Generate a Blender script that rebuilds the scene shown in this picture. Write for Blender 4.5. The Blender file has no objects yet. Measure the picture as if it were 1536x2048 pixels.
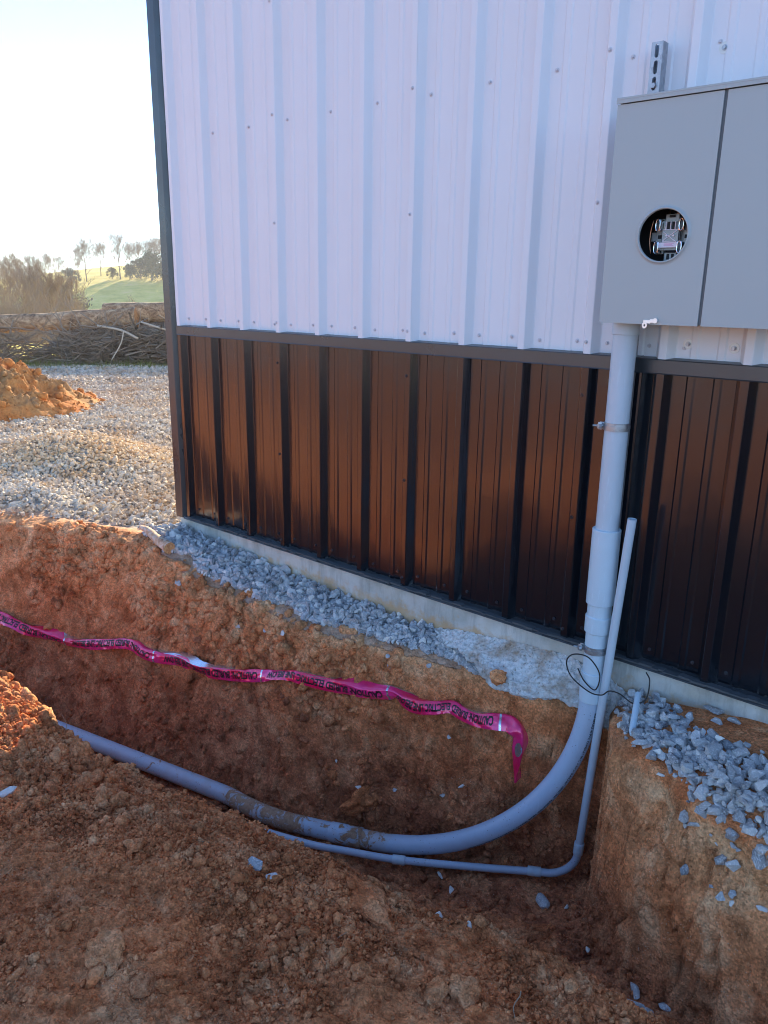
import bpy, bmesh, math, random
import numpy as np
from mathutils import Vector, Matrix
from mathutils.bvhtree import BVHTree
R_ = math.radians
SC = bpy.context.scene
COL = SC.collection

# ------------------------------------------------------------------ camera
cam_d = bpy.data.cameras.new("camera")
cam = bpy.data.objects.new("camera", cam_d)
COL.objects.link(cam)
cam_d.sensor_fit = 'VERTICAL'
cam_d.sensor_height = 36.0
cam_d.lens = 27.814
cam_d.clip_start = 0.05
cam_d.clip_end = 6000
CAMP = Vector((3.1729, -2.9644, 1.4673))
cF = Vector((-0.6307, 0.7271, -0.2714)).normalized()
cR = cF.cross(Vector((0, 0, 1))).normalized()
cU = cR.cross(cF)
ro = 0.0149
cR2 = cR * math.cos(ro) + cU * math.sin(ro)
cU2 = -cR * math.sin(ro) + cU * math.cos(ro)
m = Matrix((cR2, cU2, -cF)).transposed().to_4x4()
m.translation = CAMP
cam.matrix_world = m
SC.camera = cam

# ------------------------------------------------------------------ sky, sun, exposure
SUN_YAW = 38.5          # degrees left of the wall's inward normal
SUN_EL = 18.0
W = bpy.data.worlds.new("World")
SC.world = W
W.use_nodes = True
wn = W.node_tree.nodes
wl = W.node_tree.links
wn.clear()
sky = wn.new("ShaderNodeTexSky")
sky.sky_type = 'NISHITA'
sky.sun_disc = False
sky.sun_elevation = R_(SUN_EL)
sky.sun_rotation = R_(-SUN_YAW)
sky.altitude = 200
sky.air_density = 0.8
sky.dust_density = 0.0
sky.ozone_density = 3.8
bg = wn.new("ShaderNodeBackground")
bg.inputs[1].default_value = 0.135
wo = wn.new("ShaderNodeOutputWorld")
wl.new(sky.outputs[0], bg.inputs[0])
wl.new(bg.outputs[0], wo.inputs[0])
sl = bpy.data.lights.new("sun", 'SUN')
sl.energy = 4.4
sl.angle = R_(0.6)
sl.color = (1.0, 0.81, 0.54)
so = bpy.data.objects.new("sun", sl)
COL.objects.link(so)
sdir = Vector((-math.sin(R_(SUN_YAW)) * math.cos(R_(SUN_EL)), math.cos(R_(SUN_YAW)) * math.cos(R_(SUN_EL)), math.sin(R_(SUN_EL))))
so.rotation_euler = sdir.to_track_quat('Z', 'Y').to_euler()
so.location = sdir * 50
SC.view_settings.view_transform = 'Standard'
SC.view_settings.look = 'None'
SC.view_settings.gamma = 1
SC.view_settings.use_curve_mapping = False
SC.view_settings.exposure = 1.78
SC.cycles.filter_width = 1.05
SC.cycles.volume_bounces = 0
SC.cycles.max_bounces = 8

# ------------------------------------------------------------------ vectorised noise
def _h(ix, iy, iz, seed):
    n = (ix * 374761393 + iy * 668265263 + iz * 2147483647 + seed * 1274126177) & 0xFFFFFFFF
    n = ((n ^ (n >> 13)) * 1274126177) & 0xFFFFFFFF
    n = (n ^ (n >> 16)) & 0xFFFFFFFF
    return n.astype(np.float64) / 4294967295.0 * 2 - 1

def vnoise(x, y, z=0.0, seed=0):
    x, y, z = np.broadcast_arrays(np.asarray(x, float), np.asarray(y, float), np.asarray(z, float))
    ix, iy, iz = np.floor(x).astype(np.int64), np.floor(y).astype(np.int64), np.floor(z).astype(np.int64)
    fx, fy, fz = x - ix, y - iy, z - iz
    fx, fy, fz = [t * t * t * (t * (t * 6 - 15) + 10) for t in (fx, fy, fz)]
    def L(a, b, t): return a + (b - a) * t
    c = {}
    for a in (0, 1):
        for b in (0, 1):
            c[a, b] = L(_h(ix, iy + a, iz + b, seed), _h(ix + 1, iy + a, iz + b, seed), fx)
    return L(L(c[0, 0], c[1, 0], fy), L(c[0, 1], c[1, 1], fy), fz)

def fbm(x, y, z=0.0, o=4, seed=0, gain=0.5, lac=2.03):
    s = 0; a = 1.0; t = 0
    x = np.asarray(x, float); y = np.asarray(y, float); z = np.asarray(z, float)
    for k in range(o):
        s = s + a * vnoise(x, y, z, seed + k * 17); t += a
        x, y, z, a = x * lac + 3.1, y * lac - 7.7, z * lac + 1.3, a * gain
    return s / t

def sst(a, b, x):
    t = np.clip((np.asarray(x, float) - a) / (b - a), 0, 1)
    return t * t * (3 - 2 * t)

# ------------------------------------------------------------------ the ground as a function
X_ = [-8, -3.0, -2.33, -1.63, -1.1, -.51, .35, .91, 1.30, 1.60, 1.86, 1.93, 2.00, 2.10, 2.33, 2.54, 2.75, 3.3, 8]
YL = [-3.0, -1.0, -.80, -.50, -.38, -.365, -.345, -.215, -.14, -.09, -.04, -.03, -.20, -.38, -.46, -.62, -.66, -.75, -1.6]
XB = [-8, -3.0, -1.1, .7, 1.0, 1.3, 1.6, 1.88, 1.96, 2.06, 2.15, 2.3, 2.6, 2.8, 3.3, 8]
YB = [-3.3, -1.28, -.87, -.56, -.43, -.29, -.17, -.09, -.10, -.42, -.56, -.68, -.76, -.80, -.90, -1.9]
XN = [-8, -2, -.6, .0, .3, .84, 1.35, 1.83, 2.23, 2.42, 2.71, 3.3, 8]
YN = [-4.4, -2.05, -1.64, -1.56, -1.52, -1.39, -1.30, -1.24, -1.10, -1.09, -1.11, -1.28, -2.6]
XF = [-8, -1.1, .7, 1.0, 1.5, 1.9, 2.1, 2.35, 2.65, 3.3, 8]
ZF = [-1.5, -1.24, -1.17, -1.165, -1.14, -1.07, -.98, -.86, -.82, -.78, -.6]
def ground(x, y):
    """height, kind weights: (z, wall fraction, near side, gravel, grass)"""
    x = np.asarray(x, float); y = np.asarray(y, float)
    wob = .035 * fbm(x * 2.3, y * 0 + 1.7, 0, 4, 5) + .012 * vnoise(x * 14, y * 0, 0, 6)
    wob = wob * np.interp(x, [1.2, 1.7, 2.2], [1, .25, 1])
    yl = np.interp(x, X_, YL) + wob
    yb = np.interp(x, XB, YB) + .02 * vnoise(x * 5, x * 0, 0, 9)
    yn = np.interp(x, XN, YN) + .05 * fbm(x * 2.0, y * 0 + 4.7, 0, 3, 8)
    ynb = np.minimum(yn + .33, yb - .10)
    zf = np.interp(x, XF, ZF) + .02 * fbm(x * 5, y * 5, 0, 3, 12)
    # far top
    zt = np.interp(x, [-3, -1.15, -.3, .4, 1.0, 1.35, 1.9, 2.0, 2.5, 3.2], [-.16, -.125, -.175, -.205, -.20, -.215, -.20, -.15, -.075, -.06])
    dl = np.maximum(y - yl, 0)
    zt = zt - .07 * np.exp(-dl / .10) * (x > -.7)
    zt = zt + np.exp(-((y - yl - .13) / .12) ** 2) * np.interp(x, [-5, -2.4, -1.4, -.75, -.5], [.03, .02, .035, .03, 0])
    far = np.hypot(x + 1.2, y)
    zt = zt + .27 * np.exp(-(((x + 3.75) / .95) ** 2 + ((y - .65) / .62) ** 2)) + .06 * np.exp(-(((x + 4.9) / 1.0) ** 2 + ((y - 2.6) / .7) ** 2)) + .02 * fbm(x * .9, y * .9, 0, 3, 21) * sst(1.0, 3, far)
    zt = zt + .10 * np.exp(-(((x + 2.6) / .5) ** 2 + ((y + .35) / .25) ** 2))
    # near top
    dn = np.maximum(yn - y, 0)
    zn = -.535 + .13 * sst(0, .5, dn) + .16 * sst(.3, 1.7, dn)
    zn = zn + .30 * np.exp(-(((x + .50) / .68) ** 4 + ((y + 1.95) / .45) ** 4))
    zn = zn + .42 * np.exp(-(((x - .1) / .8) ** 2 + ((y + 3.1) / .65) ** 2))
    zn = zn + .05 * np.exp(-(((x - 1.15) / .28) ** 2 + ((y + 1.55) / .22) ** 2)) + .07 * np.exp(-(((x - 1.62) / .25) ** 2 + ((y + 1.42) / .16) ** 2))
    zn = zn + .035 * fbm(x * 2.2, y * 2.2, 0, 4, 31) + .018 * fbm(x * 9, y * 9, 0, 3, 33)
    # wall profiles
    def prof(t):
        t = np.clip(t, 0, 1)
        return .80 * t + .20 * t * t * (3 - 2 * t)
    tf = (yl - y) / np.maximum(yl - yb, .02)
    tn = (y - yn) / np.maximum(ynb - yn, .02)
    zfar = zt + (zf - zt) * prof(tf)
    znear = zn + (zf - zn) * np.clip(tn, 0, 1)
    mid = .5 * (yb + ynb)
    z = np.where(y > mid, zfar, znear)
    wall = np.where(y > mid, np.clip(tf * 6, 0, 1) , np.clip(tn * 6, 0, 1))
    near = (y < mid).astype(float)
    # long-range terrain: pad edge, valley, the far hill with its field
    r = np.hypot(x + 1, y)
    fall = sst(19, 95, r) * 7.0 + sst(60, 1200, r) * 14
    hill = 16.5 * np.exp(-(((x + 205) / 95) ** 2 + ((y - 150) / 85) ** 2)) * sst(90, 190, r)
    ridge = 20 * sst(260, 700, r) * (.8 + .3 * vnoise(x / 210, y / 210, 0, 77))
    zfar2 = z + (-.25 * sst(9, 20, r) - fall + hill + ridge) * (y > -2000)
    z = zfar2 + .12 * fbm(x * .15, y * .15, 0, 3, 41) * sst(10, 30, r)
    return z, wall, near, yl, yn, r
def gz(x, y):
    return ground(x, y)[0]

# ------------------------------------------------------------------ object helpers
def tag(o, label=None, cat=None, group=None, kind=None):
    if label: o['label'] = label
    if cat: o['category'] = cat
    if group: o['group'] = group
    if kind: o['kind'] = kind
    return o
def empty(name, loc=(0, 0, 0), label=None, cat=None, group=None):
    o = bpy.data.objects.new(name, None)
    o.empty_display_size = .1
    o.location = loc
    COL.objects.link(o)
    return tag(o, label, cat, group)
def mesh_np(name, V, Fl, mat=None, parent=None, smooth=False, attrs=None):
    """V (n,3); Fl: (m,k) int array or list of such arrays"""
    if not isinstance(Fl, list): Fl = [Fl]
    Fl = [np.asarray(f, np.int32) for f in Fl if len(f)]
    me = bpy.data.meshes.new(name)
    V = np.asarray(V, np.float32)
    me.vertices.add(len(V)); me.vertices.foreach_set("co", V.ravel())
    loops = np.concatenate([f.ravel() for f in Fl])
    tot = np.concatenate([np.full(len(f), f.shape[1], np.int32) for f in Fl])
    st = np.concatenate([[0], np.cumsum(tot)[:-1]]).astype(np.int32)
    me.loops.add(len(loops)); me.loops.foreach_set("vertex_index", loops)
    me.polygons.add(len(tot)); me.polygons.foreach_set("loop_start", st); me.polygons.foreach_set("loop_total", tot)
    me.polygons.foreach_set("use_smooth", np.full(len(tot), smooth))
    me.update(calc_edges=True)
    me.validate()
    if attrs:
        for k, v in attrs.items():
            v = np.asarray(v, np.float32)
            if v.ndim == 1:
                a = me.attributes.new(k, 'FLOAT', 'POINT'); a.data.foreach_set("value", v)
            else:
                a = me.attributes.new(k, 'FLOAT_COLOR', 'POINT'); a.data.foreach_set("color", v.ravel())
    if mat: me.materials.append(mat)
    o = bpy.data.objects.new(name, me)
    COL.objects.link(o)
    if parent: o.parent = parent; o.matrix_parent_inverse = Matrix.Translation(-Vector(parent.location)) if True else Matrix()
    return o
class MB:
    """collects shapes for ONE mesh"""
    def __init__(s): s.v = []; s.f = []; s.n = 0
    def add(s, V, Fs):
        s.v.append(np.asarray(V, float)); 
        for f in Fs: s.f.append([i + s.n for i in f])
        s.n += len(V)
    def box(s, x0, x1, y0, y1, z0, z1, bev=0.0, M=None):
        bm = bmesh.new()
        bmesh.ops.create_cube(bm, size=1)
        for v in bm.verts:
            v.co = Vector(((x0 + x1) / 2 + v.co.x * (x1 - x0), (y0 + y1) / 2 + v.co.y * (y1 - y0), (z0 + z1) / 2 + v.co.z * (z1 - z0)))
        if bev > 0: bmesh.ops.bevel(bm, geom=bm.edges[:], offset=bev, segments=2, affect='EDGES', profile=.5)
        if M is not None: bm.transform(M)
        s.bm(bm)
    def bm(s, bm):
        bm.verts.ensure_lookup_table()
        for i, v in enumerate(bm.verts): v.index = i
        s.add([v.co[:] for v in bm.verts], [[v.index for v in f.verts] for f in bm.faces]); bm.free()
    def tube(s, P, r, n=16, cap=True, close=False):
        V, Fs = tube_np(P, r, n, cap); s.add(V, Fs)
    def cyl(s, a, b, r, n=24, r2=None, bev=0):
        a = np.array(a, float); b = np.array(b, float); r2 = r if r2 is None else r2
        if bev:
            d = (b - a) / np.linalg.norm(b - a)
            s.tube([a, a + d * bev * .01, a + d * bev, b - d * bev, b - d * bev * .01, b], [r * .2, r - bev, r, r2, r2 - bev, r2 * .2], n)
        else: s.tube([a, b], [r, r2], n)
    def build(s, name, mat=None, parent=None, smooth=False, sharp=None, loc=None):
        me = bpy.data.meshes.new(name)
        V = np.concatenate(s.v) if s.v else np.zeros((0, 3))
        base = Vector((0, 0, 0))
        if parent is not None: base = world_loc(parent)
        if loc is not None: base = Vector(loc)
        V = V - np.array(base)
        me.from_pydata(V.tolist(), [], s.f)
        me.validate()
        if smooth:
            me.polygons.foreach_set("use_smooth", np.full(len(me.polygons), True))
            if sharp: me.set_sharp_from_angle(angle=R_(sharp))
        if mat: me.materials.append(mat)
        o = bpy.data.objects.new(name, me); COL.objects.link(o)
        if parent is not None:
            o.parent = parent
            if loc is not None: o.location = Vector(loc) - world_loc(parent)
        elif loc is not None: o.location = loc
        return o
def world_loc(o):
    v = Vector(o.location)
    while o.parent: o = o.parent; v = v + Vector(o.location)
    return v
def tube_np(P, r, n=16, cap=True):
    P = np.asarray(P, float); m = len(P)
    r = np.full(m, r, float) if np.isscalar(r) else np.asarray(r, float)
    T = np.gradient(P, axis=0); L = np.linalg.norm(T, axis=1); L[L < 1e-12] = 1; T = T / L[:, None]
    u = np.cross(T[0], [0, 0, 1.0]) 
    if np.linalg.norm(u) < .1: u = np.cross(T[0], [1.0, 0, 0])
    u /= np.linalg.norm(u)
    a = np.arange(n) * 2 * math.pi / n
    V = np.zeros((m, n, 3))
    for i in range(m):
        u = u - T[i] * (u @ T[i]); u /= max(np.linalg.norm(u), 1e-9)
        w = np.cross(T[i], u)
        V[i] = P[i] + r[i] * (np.cos(a)[:, None] * u + np.sin(a)[:, None] * w)
    Fs = []
    for i in range(m - 1):
        for j in range(n):
            k = (j + 1) % n
            Fs.append([i * n + j, i * n + k, (i + 1) * n + k, (i + 1) * n + j])
    if cap: Fs.append(list(range(n))[::-1]); Fs.append([(m - 1) * n + j for j in range(n)])
    return V.reshape(-1, 3), Fs

# ------------------------------------------------------------------ material helpers
def mat(name, rough=.6, spec=.5, metal=0.0, base=(.5, .5, .5), **kw):
    m = bpy.data.materials.new(name); m.use_nodes = True
    b = m.node_tree.nodes["Principled BSDF"]
    b.inputs["Base Color"].default_value = (*base, 1)
    b.inputs["Roughness"].default_value = rough
    b.inputs["Specular IOR Level"].default_value = spec
    b.inputs["Metallic"].default_value = metal
    for k, v in kw.items(): b.inputs[k.replace("_", " ")].default_value = v
    return m
class NT:
    def __init__(s, m): s.m = m; s.t = m.node_tree; s.b = s.t.nodes["Principled BSDF"]
    def n(s, t, **kw):
        x = s.t.nodes.new("ShaderNode" + t)
        for k, v in kw.items(): setattr(x, k, v)
        return x
    def l(s, a, b): s.t.links.new(a, b)
    def co(s, scale=(1, 1, 1), obj=False):
        if obj: o = s.n("TexCoord").outputs["Object"]
        else: o = s.n("NewGeometry").outputs["Position"]
        mp = s.n("Mapping"); mp.inputs["Scale"].default_value = scale; s.l(o, mp.inputs[0]); return mp.outputs[0]
    def noise(s, co, scale, detail=6, rough=.6, dist=0):
        x = s.n("TexNoise"); x.inputs["Scale"].default_value = scale; x.inputs["Detail"].default_value = detail
        x.inputs["Roughness"].default_value = rough; x.inputs["Distortion"].default_value = dist
        s.l(co, x.inputs["Vector"]); return x.outputs["Fac"]
    def vor(s, co, scale, feature='F1', out="Distance", rnd=1):
        x = s.n("TexVoronoi", feature=feature); x.inputs["Scale"].default_value = scale
        x.inputs["Randomness"].default_value = rnd
        s.l(co, x.inputs["Vector"]); return x.outputs[out]
    def ramp(s, f, pts, interp='LINEAR'):
        x = s.n("ValToRGB"); x.color_ramp.interpolation = interp
        e = x.color_ramp.elements
        while len(e) < len(pts): e.new(.5)
        for i, (p, c) in enumerate(pts):
            e[i].position = p
            e[i].color = (*c, 1) if not np.isscalar(c) else (c, c, c, 1)
        s.l(f, x.inputs[0]); return x.outputs[0]
    def mix(s, f, a, b, bt='MIX'):
        x = s.n("Mix", data_type='RGBA', blend_type=bt)
        for i, v in ((0, f), (6, a), (7, b)):
            if isinstance(v, (int, float)): x.inputs[i].default_value = v if i == 0 else (v, v, v, 1)
            elif isinstance(v, tuple): x.inputs[i].default_value = (*v, 1)
            else: s.l(v, x.inputs[i])
        return x.outputs[2]
    def math(s, op, a, b=None):
        x = s.n("Math", operation=op)
        for i, v in ((0, a), (1, b)):
            if v is None: continue
            if isinstance(v, (int, float)): x.inputs[i].default_value = v
            else: s.l(v, x.inputs[i])
        return x.outputs[0]
    def attr(s, name, out="Fac"):
        x = s.n("Attribute", attribute_name=name); return x.outputs[out]
    def bump(s, h, strength=.5, dist=.01, prev=None):
        x = s.n("Bump"); x.inputs["Strength"].default_value = strength; x.inputs["Distance"].default_value = dist
        s.l(h, x.inputs["Height"])
        if prev is not None: s.l(prev, x.inputs["Normal"])
        return x.outputs[0]
    def col(s, c): s.l(c, s.b.inputs["Base Color"])
    def nor(s, c): s.l(c, s.b.inputs["Normal"])
    def rough(s, c): s.l(c, s.b.inputs["Roughness"])
# ------------------------------------------------------------------ materials
def m_dirt():
    m = mat("clay_soil", rough=.95, spec=.15); n = NT(m); P = n.co()
    big = n.noise(P, 1.6, 5, .6, .4); mid = n.noise(P, 7, 8, .65, .6); fine = n.noise(P, 60, 6, .7); grit = n.noise(P, 260, 3, .6)
    st = n.attr("strata")
    a = n.ramp(mid, [(.30, (.46, .120, .036)), (.50, (.72, .235, .085)), (.66, (.84, .39, .18))])       # loose orange clay
    b = n.ramp(mid, [(.30, (.42, .175, .070)), (.50, (.68, .32, .145)), (.68, (.84, .50, .27))])       # tan topsoil
    c = n.ramp(mid, [(.30, (.22, .062, .030)), (.50, (.44, .145, .066)), (.70, (.64, .28, .13))])       # damp red subsoil
    f1 = n.ramp(st, [(.0, 0.0), (.5, 1.0)])
    f2 = n.ramp(st, [(.5, 0.0), (1.0, 1.0)])
    c1 = n.mix(f2, n.mix(f1, b, a), c)
    patch = n.ramp(big, [(.40, 0.0), (.62, 1.0)])
    c1 = n.mix(n.math('MULTIPLY', patch, .25), c1, b)
    red = n.ramp(n.noise(P, 3.1, 5, .6, 1.0), [(.56, 0.0), (.68, 1.0)])
    c1 = n.mix(n.math('MULTIPLY', red, .4), c1, (.34, .095, .038))
    c1 = n.mix(n.ramp(fine, [(.3, .65), (.50, 0.0)]), c1, n.mix(.6, c1, (.05, .02, .012)), 'MIX')
    gsc = n.vor(n.mix(.04, P, n.n('TexNoise').outputs[1]), 135, out='Color'); gv = n.n('SeparateXYZ'); n.l(gsc, gv.inputs[0])
    gr1 = n.ramp(gv.outputs[0], [(.0, .80), (.5, 1.10), (.85, 1.26), (1, 1.5)])
    big2 = n.ramp(n.noise(P, 4.2, 6, .7, .8), [(.36, .72), (.52, 1.05), (.66, 1.2)])
    c1 = n.mix(1.0, c1, gr1, 'MULTIPLY'); c1 = n.mix(1.0, c1, big2, 'MULTIPLY')
    speck = n.ramp(n.vor(P, 95, out="Distance"), [(.12, 1.0), (.19, 0.0)])
    sp2 = n.ramp(n.noise(P, 9, 3), [(.52, 0.0), (.62, 1.0)])
    c1 = n.mix(n.math('MULTIPLY', speck, n.math('MULTIPLY', sp2, .6)), c1, (.80, .68, .52))
    gr = n.attr("gravelly")
    stone = n.ramp(n.vor(P, 24, out="Color"), [(.0, (.22, .20, .18)), (.5, (.42, .38, .33)), (1, (.60, .56, .50))])
    c1 = n.mix(gr, c1, n.mix(n.ramp(n.noise(P, 1.3, 4), [(.48, 0.0), (.66, .65)]), stone, (.52, .32, .16)))
    gs = n.attr("grassy")
    gcol = n.ramp(n.noise(P, .25, 8, .7), [(.3, (.44, .39, .07)), (.5, (.64, .54, .12)), (.7, (.76, .58, .22))])
    c1 = n.mix(gs, c1, gcol)
    n.col(c1)
    h = n.bump(mid, .7, .03); h = n.bump(fine, .9, .014, h); h = n.bump(grit, .5, .003, h); h = n.bump(n.vor(P, 135), .6, -.006, h)
    vd = n.vor(P, 24, out="Distance"); 
    hv = n.bump(n.math('MULTIPLY', vd, gr), .8, -.03, h)
    n.nor(hv)
    return m
def m_stone(name, ramp_pts, dusty=.25, sc=1.0):
    m = mat(name, rough=.85, spec=.3); n = NT(m); P = n.co()
    a = n.attr("tone")
    c = n.ramp(a, ramp_pts)
    v = n.noise(P, 45 * sc, 6, .65, 1.5)
    c = n.mix(n.ramp(v, [(.35, .0), (.75, .55)]), c, n.mix(.5, c, (.85, .84, .82)))
    vein = n.ramp(n.noise(P, 18 * sc, 4, .5, 4), [(.47, 0.0), (.50, .6), (.53, 0.0)])
    c = n.mix(vein, c, (.80, .80, .80))
    d = n.ramp(n.noise(P, 2.1, 5), [(.42, 0.0), (.75, 1.0)])
    c = n.mix(n.math('MULTIPLY', d, dusty), c, (.48, .30, .15))
    n.col(c); n.nor(n.bump(v, .5, .006)); return m
def m_clod(name="clod_soil"):
    m = mat(name, rough=.96, spec=.12); n = NT(m); P = n.co()
    a = n.attr("tone")
    c = n.ramp(a, [(.0, (.20, .085, .042)), (.35, (.33, .15, .07)), (.65, (.43, .22, .11)), (.85, (.45, .31, .17)), (1, (.52, .45, .38))])
    v = n.noise(P, 90, 6, .7); c = n.mix(n.ramp(v, [(.3, .5), (.6, 0.0)]), c, (.10, .05, .025)); n.col(c)
    n.nor(n.bump(v, .7, .006)); return m
def m_white():
    m = mat("white_steel", rough=.42, spec=.5, base=(.70, .735, .77)); n = NT(m); P = n.co()
    v = n.noise(n.co((1, 1, .25)), 5, 4); d = n.noise(P, 3, 6, .7)
    n.col(n.mix(n.ramp(d, [(.4, 0.0), (.8, .25)]), (.70, .73, .765), (.66, .67, .68)))
    n.nor(n.bump(v, .10, .02)); n.rough(n.ramp(d, [(.3, .36), (.7, .50)])); return m
def m_black():
    m = mat("black_steel", rough=.18, spec=.4, base=(.004, .006, .010)); n = NT(m); P = n.co()
    m.node_tree.nodes["Principled BSDF"].inputs["IOR"].default_value = 1.5
    b = n.b; b.inputs["Metallic"].default_value = 0.0
    b.inputs["Coat Weight"].default_value = .85; b.inputs["Coat Roughness"].default_value = .15; b.inputs["Coat IOR"].default_value = 1.55
    v = n.noise(n.co((1, 1, .16)), 6.5, 5, .6); v2 = n.noise(n.co((1, 1, .5)), 1.6, 2)
    g = n.bump(v2, .10, .03, n.bump(v, .14, .02)); n.nor(g); n.l(g, b.inputs["Coat Normal"])
    z = n.n("SeparateXYZ"); n.l(n.n("NewGeometry").outputs["Position"], z.inputs[0])
    lo = n.ramp(z.outputs[2], [(.0, 1.0), (.45, .12), (.8, .03)])
    sp = n.ramp(n.vor(P, 85, out="Distance"), [(.05, 1.0), (.11, 0.0)])
    cl = n.ramp(n.noise(P, 2.6, 6, .75), [(.50, 0.0), (.66, 1.0)])
    cl2 = n.ramp(n.noise(P, 30, 3, .6), [(.50, 0.0), (.6, 1.0)])
    dust = n.math('MULTIPLY', n.math('MULTIPLY', sp, lo), n.math('MULTIPLY', cl, cl2))
    film = n.math('MULTIPLY', n.ramp(n.noise(P, 9, 8, .75), [(.45, 0.0), (.75, .012)]), lo)
    n.col(n.mix(n.math('MAXIMUM', dust, film), (.004, .006, .010), (.42, .40, .37)))
    n.rough(n.ramp(n.math('ADD', dust, n.math('MULTIPLY', film, 4)), [(.0, .20), (1, .6)]))
    return m
def m_trim():
    m = mat("dark_trim", rough=.27, spec=.9, base=(.022, .026, .030)); n = NT(m)
    v = n.noise(n.co((.4, 1, .4)), 7, 4); n.nor(n.bump(v, .12, .02)); n.rough(n.ramp(v, [(.3, .22), (.7, .38)])); return m
def m_concrete():
    m = mat("concrete", rough=.9, spec=.25); n = NT(m); P = n.co()
    a = n.noise(P, 4, 8, .65); b = n.noise(P, 70, 4, .6)
    c = n.ramp(a, [(.3, (.32, .32, .28)), (.5, (.49, .48, .44)), (.7, (.60, .59, .55))])
    por = n.ramp(n.vor(P, 55, out="Distance"), [(.06, .6), (.12, 0.0)])
    c = n.mix(n.math('MULTIPLY', por, n.ramp(n.noise(P, 6, 3), [(.5, 0.0), (.6, 1.0)])), c, (.2, .19, .17))
    z = n.n("SeparateXYZ"); n.l(n.n("NewGeometry").outputs["Position"], z.inputs[0])
    mud = n.ramp(n.math('ADD', z.outputs[2], n.math('MULTIPLY', a, .14)), [(.0, .45), (.05, 0.0)])
    c = n.mix(n.ramp(n.noise(n.co((1, 1, .12)), 22, 5, .7), [(.50, 0.0), (.62, .35)]), c, (.24, .23, .20)); mz = n.ramp(n.math('ADD', z.outputs[2], n.math('MULTIPLY', n.noise(P, 11, 6, .7), .30)), [(.0, .9), (.06, 0.0)])
    c = n.mix(mz, c, (.50, .33, .18)); n.col(n.mix(n.ramp(n.noise(P, 2.2, 6, .7), [(.55, 0.0), (.72, .45)]), c, (.50, .42, .28)))
    n.nor(n.bump(b, .35, .004, n.bump(a, .4, .02))); return m
def m_crumb():
    m = mat("crumbly_concrete", rough=.95, spec=.2); n = NT(m); P = n.co()
    b = n.noise(P, 45, 8, .75, .5); v = n.vor(P, 60)
    c = n.ramp(b, [(.34, (.30, .27, .23)), (.44, (.76, .75, .73)), (.62, (.92, .92, .91))])
    n.col(n.mix(n.ramp(n.noise(P, 7, 5, .6), [(.50, 0.0), (.68, .8)]), c, (.42, .26, .14)))
    n.nor(n.bump(v, .8, .012, n.bump(b, .9, .02))); return m
def m_pvc(name, base, mud=None):
    m = mat(name, rough=.38, spec=.5, base=base); n = NT(m); P = n.co()
    v = n.noise(P, 14, 5, .6); 
    c = n.mix(n.ramp(v, [(.35, 0.0), (.75, .4)]), base, tuple(x * .86 for x in base))
    c = n.mix(n.ramp(n.noise(n.co((9, 9, 1.2)), 11, 3, .6), [(.60, 0.0), (.68, .22)]), c, tuple(min(1, x * 1.3) for x in base))
    if mud:
        a = n.attr("mud")
        k = n.noise(P, 17, 8, .72, 1.2)
        f = n.ramp(n.math('ADD', k, n.math('MULTIPLY', a, .30)), [(.72, 0.0), (.77, 1.0)])
        c = n.mix(f, c, n.ramp(n.noise(P, 60, 4), [(.3, (.20, .085, .04)), (.7, (.46, .27, .15))]))
        film = n.ramp(n.math('ADD', n.noise(P, 5, 6, .7), n.math('MULTIPLY', a, .30)), [(.60, 0.0), (.85, .45)])
        c = n.mix(film, c, (.40, .30, .22))
        sp = n.ramp(n.vor(P, 70), [(.12, 1.0), (.18, 0.0)])
        c = n.mix(n.math('MULTIPLY', sp, n.ramp(n.noise(P, 8, 3), [(.48, 0.0), (.60, .8)])), c, (.10, .05, .03))
        n.rough(n.mix(f, .38, .95))
        n.nor(n.bump(f, .5, .002))
    n.col(c); return m
def m_bark():
    m = mat("bark", rough=.95, spec=.1); n = NT(m); P = n.co()
    a = n.noise(P, 6, 8, .7, 1); n.col(n.ramp(a, [(.3, (.10, .075, .055)), (.5, (.22, .165, .12)), (.7, (.36, .29, .22))]))
    n.nor(n.bump(a, .8, .03)); return m
M = {}
M['dirt'] = m_dirt()
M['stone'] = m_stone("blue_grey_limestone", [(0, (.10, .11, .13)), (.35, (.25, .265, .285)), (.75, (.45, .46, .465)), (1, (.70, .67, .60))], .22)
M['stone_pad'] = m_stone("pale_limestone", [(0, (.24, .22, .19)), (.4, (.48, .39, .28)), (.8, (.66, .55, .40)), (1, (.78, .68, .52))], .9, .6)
M['stone_tan'] = m_stone("tan_limestone", [(0, (.38, .23, .11)), (.4, (.60, .40, .20)), (.8, (.76, .56, .31)), (1, (.84, .70, .48))], .8, .6)
M['clod'] = m_clod()
M['white'] = m_white(); M['black'] = m_black(); M['trim'] = m_trim()
M['concrete'] = m_concrete(); M['crumb'] = m_crumb()
M['pvc'] = m_pvc("grey_pvc", (.47, .55, .62)); M['pvc_mud'] = m_pvc("muddy_grey_pvc", (.43, .52, .64), True)
M['pvc_sleeve'] = m_pvc("light_grey_pvc", (.50, .61, .69))
M['box'] = mat("grey_enamel", rough=.36, spec=.5, base=(.375, .415, .415)); n_ = NT(M['box'])
n_.nor(n_.bump(n_.noise(n_.co(), 260, 2, .5), .05, .001, n_.bump(n_.noise(n_.co(), 2.2, 2), .08, .03)))
n_.col(n_.mix(n_.ramp(n_.noise(n_.co(), 4, 6, .7), [(.35, 0.0), (.8, .35)]), (.375, .415, .415), (.40, .435, .43)))
M['zinc'] = mat("galvanised_steel", rough=.45, metal=.85, base=(.42, .45, .48)); n_ = NT(M['zinc'])
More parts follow.
